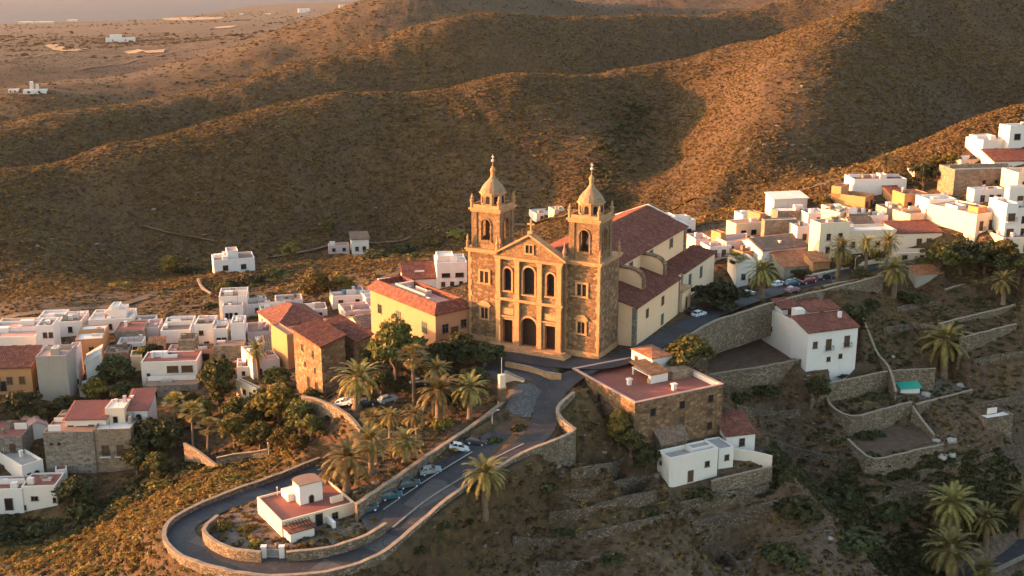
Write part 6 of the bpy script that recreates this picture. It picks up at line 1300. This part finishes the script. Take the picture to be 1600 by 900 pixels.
for a in [('airy dark green tree in front of the apricot mansion',618,592,78,100,'b'),('round olive green tree lit from the left behind the apricot mansion',494,476,62,54,'c'),('smaller round olive tree beside the larger one behind the mansion',534,468,40,40,'c'),
    ('tall yellow-green tree below the white house with brown windows',345,640,54,92,'t'),('bushy tree under the tall yellow-green tree',372,668,52,52,'a'),('broad yellow-green tree on the bank left of the curved plaza wall',436,660,68,62,'c'),('dark tree tight against the curved plaza wall',470,678,56,56,'a'),('dense tree between the slender palms and the bank',398,676,50,52,'a'),
    ('low yellow-green tree on the sunny bank above the road',440,708,44,42,'w'),('small round tree beside the low yellow-green one',462,706,28,30,'w'),('dark tree right of the big stone house',236,716,62,66,'e'),('second dark tree right of the big stone house',262,712,50,60,'d'),('dark tree in front of the slender palms foot',215,742,44,46,'d'),
    ('dark tree among the white houses of the left village',182,606,60,54,'e'),('rusty tree above the big stone house roofs',152,630,42,42,'c'),('dark tree left of the rusty tree',196,634,44,40,'d'),('dark round tree at the left edge below the ochre house',34,660,58,52,'d'),('olive tree beside the dark round one under the ochre house',62,662,38,36,'a'),('tree behind the cream house wall in the hollow',432,612,54,40,'a'),('tree right of the tall yellow-green tree',318,664,40,46,'a'),
    ('leafy tree between the stone mansion and the tall street wall',1076,592,80,72,'a'),('dark wide tree beside the church porch',1126,492,72,56,'e'),('sunlit yellowish tree against the left face of the stone mansion',966,698,42,62,'c'),('bush-like tree under the left face of the stone mansion',985,712,40,44,'a'),('dark tree at the left end of the white cottage',1009,744,40,52,'d'),
    ('dark tree at the corner of the thick terrace wall',1276,634,38,48,'d'),('left tree of the hedge row above the terraces',1466,428,54,52,'a'),('middle tree of the hedge row above the terraces',1500,428,62,56,'e'),('right tree of the hedge row above the terraces',1538,428,62,54,'e'),('tree at the right end of the hedge row',1568,412,40,40,'a'),
    ('dark tree in front of the church left tower',722,566,64,46,'e'),('dark tree on the plaza edge under the mansion corner',688,578,52,44,'d'),('dark low tree in front of the left church door',758,572,54,38,'e'),('dark tree deep in the palm plaza',700,640,56,46,'d'),('shade tree behind the parked cars on the plaza',596,618,46,40,'d'),
    ('round olive bush-tree left of the lonely valley house',268,432,42,34,'c'),('bright small tree on the valley floor left of the small house',457,404,30,26,'w'),('tree on the dark foot of the hill',514,372,26,30,'a'),('small yellow tree in front of the upright white block',350,466,24,26,'w'),
    ('tree near the top of the village below the white houses',1343,440,28,24,'a'),('dark tree between the long white house and the brown house',1442,298,40,44,'d'),('small golden tree below the dazzling white house',1484,262,26,26,'c'),('golden tree left of the brown house',1458,264,22,22,'c'),
    ('tree on the slope behind the upper right ochre wall',1288,330,30,24,'c'),('dark tree left of the tall pale yellow house',1248,344,20,18,'a')]: tree(*a)
for a in [('yellow-green tree filling the grove behind the slender palms',368,700,56,56,'c'),('dark grove tree above the thin garden wall',408,702,50,46,'a'),('dark grove tree left of the tall yellow-green tree',300,660,46,50,'d'),('dense dark tree below the cream house wall',420,648,56,46,'e'),('grove tree under the curved plaza wall',486,690,40,44,'a'),
    ('tree in the courtyard of the left village',238,566,36,30,'d'),('yellow-lit tree beside the crumbling yellow shed',222,572,28,30,'w'),('dark tree under the brown roof terrace house',262,578,34,28,'d'),('dark tree behind the big stone house left corner',100,654,44,36,'d'),('dark tree right of the white annex',118,786,54,44,'e'),('dark tree above the sunny slope left of the slender palms',246,748,46,44,'a'),
    ('olive tree beside the golden stone house door',486,640,34,36,'a'),('dark tree right of the gable stone house',588,586,44,50,'d'),('dark plaza tree behind the sunlit fan palm',664,600,50,52,'d'),('dark plaza tree left of the gate pillar',742,612,46,40,'d'),('leafy tree at the mansion right corner',716,548,40,30,'a'),
    ('orange-lit garden tree behind the street palms',1330,424,34,26,'c'),('second orange-lit garden tree behind the street palms',1366,412,30,24,'c'),('dark garden tree right of the hedge row',1592,440,44,40,'a'),('dark tree before the red sloping roof',1250,440,30,20,'d')]: tree(*a)
for a in [('clipped round shrub on a stem at the left of the villa garden',352,826,34,'w',1.4),('round shrub left of the villa wall',382,828,36,'w',1.0),('lower round shrub in the villa garden',397,852,30,'w',1.0),('small shrub at the end of the inner garden wall',588,816,22,'w',1.2),('dark shrub in front of the villa door',508,846,16,'d',1.0),('spiky pale shrub above the parking wall',694,664,46,'w',1.0),('pale shrub left of the spiky one',600,668,40,'w',.8),
    ('dark planting bed shrub by the parking lot',775,690,34,'d',.7),('low shrub in the forecourt bed',815,668,40,'d',.5),('green shrub under the lone sunlit palm',690,822,40,'d',.8),('dark shrub below the road wall',655,858,34,'d',.8),('dark shrub on the bank left of the lone palm',730,815,30,'d',.7),
    ('hedge of dark bushes below the lonely valley house',352,448,52,'h',.7),('second hedge bush below the lonely valley house',392,440,56,'h',.7),('third hedge bush right of the valley house',430,432,50,'h',.7),('bush row under the small valley house',590,402,56,'h',.6),('bush right of the small valley house',632,392,52,'h',.7),('yellowish bush beyond the small valley house',672,380,44,'w',.8),('bush near the left church tower on the valley floor',716,368,44,'w',.8),('dark bush below the row on the valley floor',650,404,44,'d',.7),('dark bush left on the valley floor',300,424,46,'h',.6),('green bush on the near valley slope',185,448,44,'w',.8),('dark bush on the near valley slope',330,480,40,'d',.7),
    ('dark bush beside the terrace hut',1428,470,50,'h',.8),('second dark bush beside the terrace hut',1404,462,40,'d',.7),('dark thicket right of the tall white house',1338,490,56,'h',.8),('thicket behind the tall white house roofs',1362,476,44,'d',.8),('bush at the foot of the tall white house',1312,586,36,'d',.6),('bush in the garden corner above the rim wall',1366,622,44,'d',.7),('dark bush below the ruined garden wall',1346,682,40,'h',.8),('bush by the brown field wall',1372,680,32,'d',.8),('bush on the yard wall',1196,612,60,'h',.6),('bush below the yard wall',1150,622,50,'h',.6),
    ('dark bush left of the path wall on the spur',1098,775,56,'h',.8),('bush below the white yard wall',1140,770,46,'d',.7),('large dark bush in the ravine under the path wall',1240,800,90,'h',.8),('large dark bush in the middle of the ravine',1310,780,96,'h',.8),('dark bush in the ravine left of the corner palms',1390,800,90,'h',.7),('dark bush deep in the ravine bottom',1320,850,100,'h',.6),('dark bush at the bottom of the ravine',1220,870,90,'h',.7),('bush by the lower right road',1440,870,70,'d',.6),('dark bush above the corner palms',1400,740,70,'d',.6),('dark bush under the teal shed',1385,606,30,'d',.8),('dark bush right of the teal shed',1445,598,28,'d',.8),
    ('dark bush left of the lowest terrace wall',860,760,44,'d',.7),('dark bush on the bare spur',880,830,50,'d',.6),('bush at the bottom edge of the spur',960,870,56,'d',.6),('bush on the spur near the path rim',1010,800,36,'d',.6),
    ('golden bush on the sunny slope by the left road leg',250,760,46,'w',.8),('golden bush lowest on the sunny slope',95,862,54,'w',.8),('golden bush at the left bottom corner',45,872,56,'w',.7),('golden bush half way up the sunny slope',200,790,50,'w',.8),('dark bush between the lowest white house and the sunny slope',125,800,60,'h',.8),('second dark bush below the lowest white house',60,828,60,'h',.7),('dark bush at the left bottom edge',15,838,60,'h',.7),('golden bush near the slender palms wall',360,750,44,'w',.8),('golden bush by the upper road leg',300,765,40,'w',.8)]: bush(*a)

# ---- scrub that nobody could count: instanced low shrubs on the natural ground
def keep_out(x, y):
    bad = np.zeros(x.shape, bool)
    for (n_, P, LX, LY, ya, h_) in HOUSES:
        ca, sa = math.cos(ya), math.sin(ya); a = (x-P.x)*ca+(y-P.y)*sa; b = -(x-P.x)*sa+(y-P.y)*ca
        bad |= (a > -.6) & (a < LX+.6) & (b > -.6) & (b < LY+.6)
    ca, sa = math.cos(CH_RZ), math.sin(CH_RZ); a = (x-CH_C.x)*ca+(y-CH_C.y)*sa; b = -(x-CH_C.x)*sa+(y-CH_C.y)*ca; bad |= (abs(a) < 19) & (b > -6) & (b < 72)
    for L_, m in ((ROAD, 3.3), (SIDE, 4.2), (LR, 3.2)):
        for p, q in zip(L_[::2], L_[2::2]+[L_[-1]]): bad |= seg_dist(x, y, p, q)[0] < m
    for poly in ([(690,548,-.3),(733,527,0),(850,400,0),(1075,400,.3),(1110,470,0),(1090,497,0),(1000,552,0),(965,578,0),(890,604,-.6),(850,606,-.6),(790,600,-.6),(735,585,-.6)],
                 [(786,600,-1),(850,600,-.6),(856,650,-2.6),(822,700,-3.9),(714,760,-5.8),(600,835,-8.2),(550,815,-8.2),(640,745,-6.2),(740,690,-4.3)],
                 [(1098,588,-8.6),(1258,562,-8.6),(1205,523,-8),(1118,538,-8)], [(1330,690,-19.6),(1368,716,-20.2),(1474,693,-20.2),(1440,665,-19.2),(1350,672,-19.2)]):
        bad |= inside(x, y, PP(poly))
    return bad
def scrub_region(n, y0, y1, power=1.0, seed=1, half=.62):
    r = np.random.default_rng(seed); Y = y0*(y1/y0)**(r.random(n)**power); X = r.uniform(-half, half, n)*Y; return X, Y, r
GN = {}
def scatter(name, X, Y, size, proto, seed, flat_=.65):
    r = np.random.default_rng(seed); Z = Hv(X, Y); n = len(X)
    me = bpy.data.meshes.new(name); me.vertices.add(n); me.vertices.foreach_set('co', np.stack([X, Y, Z-.05*size], -1).astype(np.float32).ravel())
    a = me.attributes.new('sc', 'FLOAT_VECTOR', 'POINT'); s = size*r.uniform(.7, 1.3, n); a.data.foreach_set('vector', np.stack([s, s*r.uniform(.8,1.2,n), s*flat_*r.uniform(.7,1.3,n)], -1).astype(np.float32).ravel())
    a = me.attributes.new('rot', 'FLOAT_VECTOR', 'POINT'); a.data.foreach_set('vector', np.stack([r.normal(0,.12,n), r.normal(0,.12,n), r.uniform(0,6.28,n)], -1).astype(np.float32).ravel())
    o = link(name, me); tag(o, kind='stuff')
    key = proto.name
    if key not in GN:
        g = bpy.data.node_groups.new('scatter_'+key, 'GeometryNodeTree'); g.interface.new_socket('Geometry', in_out='INPUT', socket_type='NodeSocketGeometry'); g.interface.new_socket('Geometry', in_out='OUTPUT', socket_type='NodeSocketGeometry')
        N = g.nodes.new; gi = N('NodeGroupInput'); go = N('NodeGroupOutput'); oi = N('GeometryNodeObjectInfo'); oi.inputs[0].default_value = proto; oi.inputs['As Instance'].default_value = True
        ip = N('GeometryNodeInstanceOnPoints'); na = N('GeometryNodeInputNamedAttribute'); na.data_type = 'FLOAT_VECTOR'; na.inputs[0].default_value = 'sc'; nb = N('GeometryNodeInputNamedAttribute'); nb.data_type = 'FLOAT_VECTOR'; nb.inputs[0].default_value = 'rot'
        er = N('FunctionNodeEulerToRotation'); g.links.new(nb.outputs[0], er.inputs[0]); mp = N('GeometryNodeMeshToPoints'); g.links.new(gi.outputs[0], mp.inputs[0]); g.links.new(mp.outputs[0], ip.inputs['Points']); g.links.new(oi.outputs['Geometry'], ip.inputs['Instance'])
        g.links.new(na.outputs[0], ip.inputs['Scale']); g.links.new(er.outputs[0], ip.inputs['Rotation']); g.links.new(ip.outputs[0], go.inputs[0]); GN[key] = g
    md = o.modifiers.new('scatter', 'NODES'); md.node_group = GN[key]; return o
M['scrub_dark'] = leafmat('dark_scrub', [(.062,.040,.020), (.100,.064,.031), (.145,.093,.042)], .85, .2)
M['scrub_gold'] = leafmat('golden_scrub', [(.098,.062,.023), (.175,.108,.037), (.26,.158,.054)], .85, .25)
M['scrub_straw'] = leafmat('dry_straw', [(0.0864,0.0576,0.0252), (0.1512,0.1044,0.0432), (0.2160,0.1512,0.0648)], .9, .25)
def proto_obj(name, seed, mat, n, leaf, flat_=.8): return bpy.data.objects.new(name, bush_mesh(seed, mat, n, leaf, 4, flat_))
M['golden_grass'] = leafmat('golden_grass', [(.115,.070,.018), (.20,.125,.030), (.30,.19,.05)], .85, .3)
SP = [proto_obj('dark_shrub', 51, 'scrub_dark', 64, .62), proto_obj('gold_shrub', 52, 'scrub_gold', 64, .58), proto_obj('straw_tuft', 53, 'scrub_straw', 44, .5, .9), proto_obj('golden_bush', 54, 'golden_grass', 110, .36), proto_obj('green_bush', 55, 'leaf_dark', 110, .36)]
for (nm, n, y0, y1, s0, s1, shares, seed) in [('near_scrub', 80000, 118, 330, .22, .75, (.42,.30,.28), 61), ('hill_scrub', 400000, 320, 760, .28, .75, (.30,.57,.13), 62), ('far_scrub', 80000, 740, 2600, .6, 1.3, (.42,.5,.08), 63)]:
    X, Y, r = scrub_region(n, y0, y1, 1.0, seed); ok = ~keep_out(X, Y) if y0 < 400 else np.ones(n, bool)
    dens = fbm(X, Y, 34 if y0 < 700 else 160, 91, 4)      # thickets and bare patches
    ok &= (r.random(n) < np.clip(.78+.5*dens, .35, 1)); X, Y = X[ok], Y[ok]; size = s0+(s1-s0)*r.random(len(X))**2.2
    kind = np.searchsorted(np.cumsum(shares), np.clip(r.random(len(X))+.16*fbm(X, Y, 60, 95, 3), 0, .9999)); kind = np.clip(kind, 0, 2)
    for k in range(3):
        m = kind == k; scatter(nm, X[m], Y[m], size[m]*(.6 if k == 2 else 1), SP[k], seed*7+k)
# thickets: the dark ravine and the sunny slope carry more and larger shrubs
for nm, poly, n, s0, s1, k, seed in [('ravine_thicket', [(1210,690,-15),(1330,760,-27),(1480,770,-30),(1600,690,-22),(1600,900,-38),(1180,900,-33)], 2300, .5, 1.7, 4, 71), ('slope_scrub', [(0,830,-26),(140,815,-23),(230,745,-17),(460,700,-14),(470,725,-11),(255,830,-10),(250,900,-14),(0,900,-24)], 2000, .35, 1.15, 3, 72), ('spur_scrub', [(560,900,-15),(700,800,-9),(860,720,-6),(1000,740,-11),(1060,800,-18),(1180,900,-30),(900,905,-23)], 900, .25, .9, 0, 76), ('spur_straw', [(560,900,-15),(700,800,-9),(860,720,-6),(1000,740,-11),(1060,800,-18),(1180,900,-30),(900,905,-23)], 900, .2, .6, 2, 77), ('terrace_scrub', [(1330,500,-3),(1590,420,3),(1600,680,-20),(1420,740,-26),(1210,690,-14),(1290,600,-12)], 1100, .25, 1.0, 4, 78), ('garden_shrubs', [(570,640,-3.6),(700,600,-2.2),(775,606,-1.8),(770,634,-2.6),(640,724,-5),(585,755,-6)], 170, .3, .95, 3, 80), ('garden_thicket', [(590,610,-3),(700,565,-1.2),(770,570,-.8),(776,600,-1.8),(700,625,-3)], 200, .4, 1.1, 4, 89), ('grove_thicket', [(290,640,-14),(470,600,-9),(495,690,-9),(440,730,-13),(330,740,-14.5),(270,720,-16)], 260, .4, 1.3, 4, 90), ('terrace_straw', [(1330,500,-3),(1590,420,3),(1600,680,-20),(1420,740,-26),(1210,690,-14),(1290,600,-12)], 800, .2, .6, 2, 79), ('hollow_thicket', [(0,790,-25),(110,790,-23),(210,720,-18),(330,690,-16),(300,740,-16),(120,820,-24),(0,850,-27)], 420, .6, 1.5, 4, 73), ('valley_scrub', [(240,420,-18),(720,350,-12),(740,380,-10),(560,470,-12),(250,480,-15)], 700, .4, 1.5, 1, 74), ('village_edge_scrub', [(1000,345,0),(1130,310,3),(1290,280,10),(1420,265,18),(1440,285,16),(1180,330,6),(1040,370,0)], 500, .5, 1.6, 1, 75)]:
    P = PP(poly); r = np.random.default_rng(seed); xs = r.uniform(min(p.x for p in P), max(p.x for p in P), n*3); ys = r.uniform(min(p.y for p in P), max(p.y for p in P), n*3); ok = inside(xs, ys, P) & ~keep_out(xs, ys)
    X, Y = xs[ok][:n], ys[ok][:n]; scatter(nm, X, Y, s0+(s1-s0)*r.random(len(X))**2, SP[k], seed)

def rock_proto(seed):
    b = bmesh.new(); bmesh.ops.create_icosphere(b, subdivisions=2, radius=1); r = np.random.default_rng(seed)
    for v in b.verts: v.co *= 1+.35*float(vnoise(np.array(v.co.x*1.9+seed), np.array(v.co.y*1.9+v.co.z*2.3), seed)); v.co.z *= .6
    m = bpy.data.meshes.new('rubble_stone'); b.to_mesh(m); b.free(); m.materials.append(M['rock']); return bpy.data.objects.new('rubble_stone', m)
t = NT('field_stone'); M['rock'] = t.done(t.ramp(t.rnd(), [(0.0, (.06,.045,.033)), (.6, (.11,.085,.065)), (1.0, (.18,.145,.115))]), .95)
RK = rock_proto(5)
X, Y, r = scrub_region(46000, 120, 330, 1.0, 81); ok = ~keep_out(X, Y); dn = fbm(X, Y, 14, 83, 3); ok &= (r.random(len(X)) < np.clip(.25+.9*dn, .03, 1)*np.where(X > -25, 1.0, .4)); X, Y = X[ok], Y[ok]
scatter('rubble', X, Y, .08+.5*r.random(len(X))**3.5, RK, 84, .8)
X, Y, r = scrub_region(6000, 330, 700, 1.0, 85); dn = fbm(X, Y, 45, 87, 4); ok = r.random(len(X)) < np.clip(-.15+1.1*dn, 0, 1); X, Y = X[ok], Y[ok]
scatter('rubble', X, Y, .2+.8*r.random(len(X))**4, RK, 88, .7)

# the gully down the hillside holds taller green scrub
Q = spline([G(*q) for q in ((1004,165),(985,205),(962,235),(940,268),(915,300),(890,322))], 2.0); r = np.random.default_rng(93); n = 420
c_ = np.array([[q.x, q.y] for q in Q]); k_ = r.integers(0, len(c_), n); X = c_[k_,0]+r.normal(0, 4.5, n); Y = c_[k_,1]+r.normal(0, 4.5, n); scatter('gully_scrub', X, Y, .7+1.1*r.random(n)**2, SP[4], 94)

X, Y, r = scrub_region(26000, 1500, 5200, 1.0, 97); dn = fbm(X, Y, 420, 98, 4); ok = (r.random(len(X)) < np.clip(.35+1.0*dn, .03, 1)) & (Hv(X, Y) > -118.5); X, Y = X[ok], Y[ok]; scatter('plain_scrub', X, Y, 2.0+3.5*r.random(len(X))**3, SP[0], 99)
HAZE = 1.0e-5
# ================================================================ LIGHT
SUN_AZ = (-1.0, .06); SUN_EL = R(8)
w = bpy.data.worlds.new('World'); scene.world = w; w.use_nodes = True; nt = w.node_tree
bg = nt.nodes['Background']; sky = nt.nodes.new('ShaderNodeTexSky'); sky.sky_type = 'NISHITA'; sky.sun_disc = False
sky.sun_elevation = SUN_EL; sky.sun_rotation = math.atan2(SUN_AZ[0], SUN_AZ[1]) % (2*math.pi)
sky.air_density = 1.0; sky.dust_density = 2.0; sky.ozone_density = .6
nt.links.new(sky.outputs[0], bg.inputs[0]); bg.inputs[1].default_value = .15
sl = bpy.data.lights.new('sun', 'SUN'); sl.energy = 3.9; sl.angle = R(.5); sl.color = (1.0, .40, .145)
so = bpy.data.objects.new('sun', sl); COL.objects.link(so)
h = Vector((SUN_AZ[0], SUN_AZ[1], 0)).normalized()
so.rotation_euler = Vector((h.x*math.cos(SUN_EL), h.y*math.cos(SUN_EL), math.sin(SUN_EL))).to_track_quat('Z', 'Y').to_euler()
so.location = (-60, 100, 150)
vs = scene.view_settings; vs.view_transform = 'Standard'; vs.look = 'None'; vs.gamma = 1; vs.exposure = 2.5; vs.use_curve_mapping = False
scene.cycles.max_bounces = 5; scene.cycles.diffuse_bounces = 3; scene.cycles.glossy_bounces = 2; scene.cycles.volume_bounces = 0
scene.cycles.use_denoising = True

# ---- evening haze over the whole valley (the sky lies outside it)
t = NT('haze_air'); t.t.nodes.remove(t.bs); pv = t.n('ShaderNodeVolumePrincipled')
pv.inputs['Density'].default_value = HAZE; pv.inputs['Color'].default_value = (.95,.82,.72,1); pv.inputs['Anisotropy'].default_value = .2
t.l(pv.outputs[0], t.out.inputs[1])
hz = MB().box(-9000, 9000, -900, 11000, -135, 150).build('haze', t.mat); tag(hz, kind='stuff')
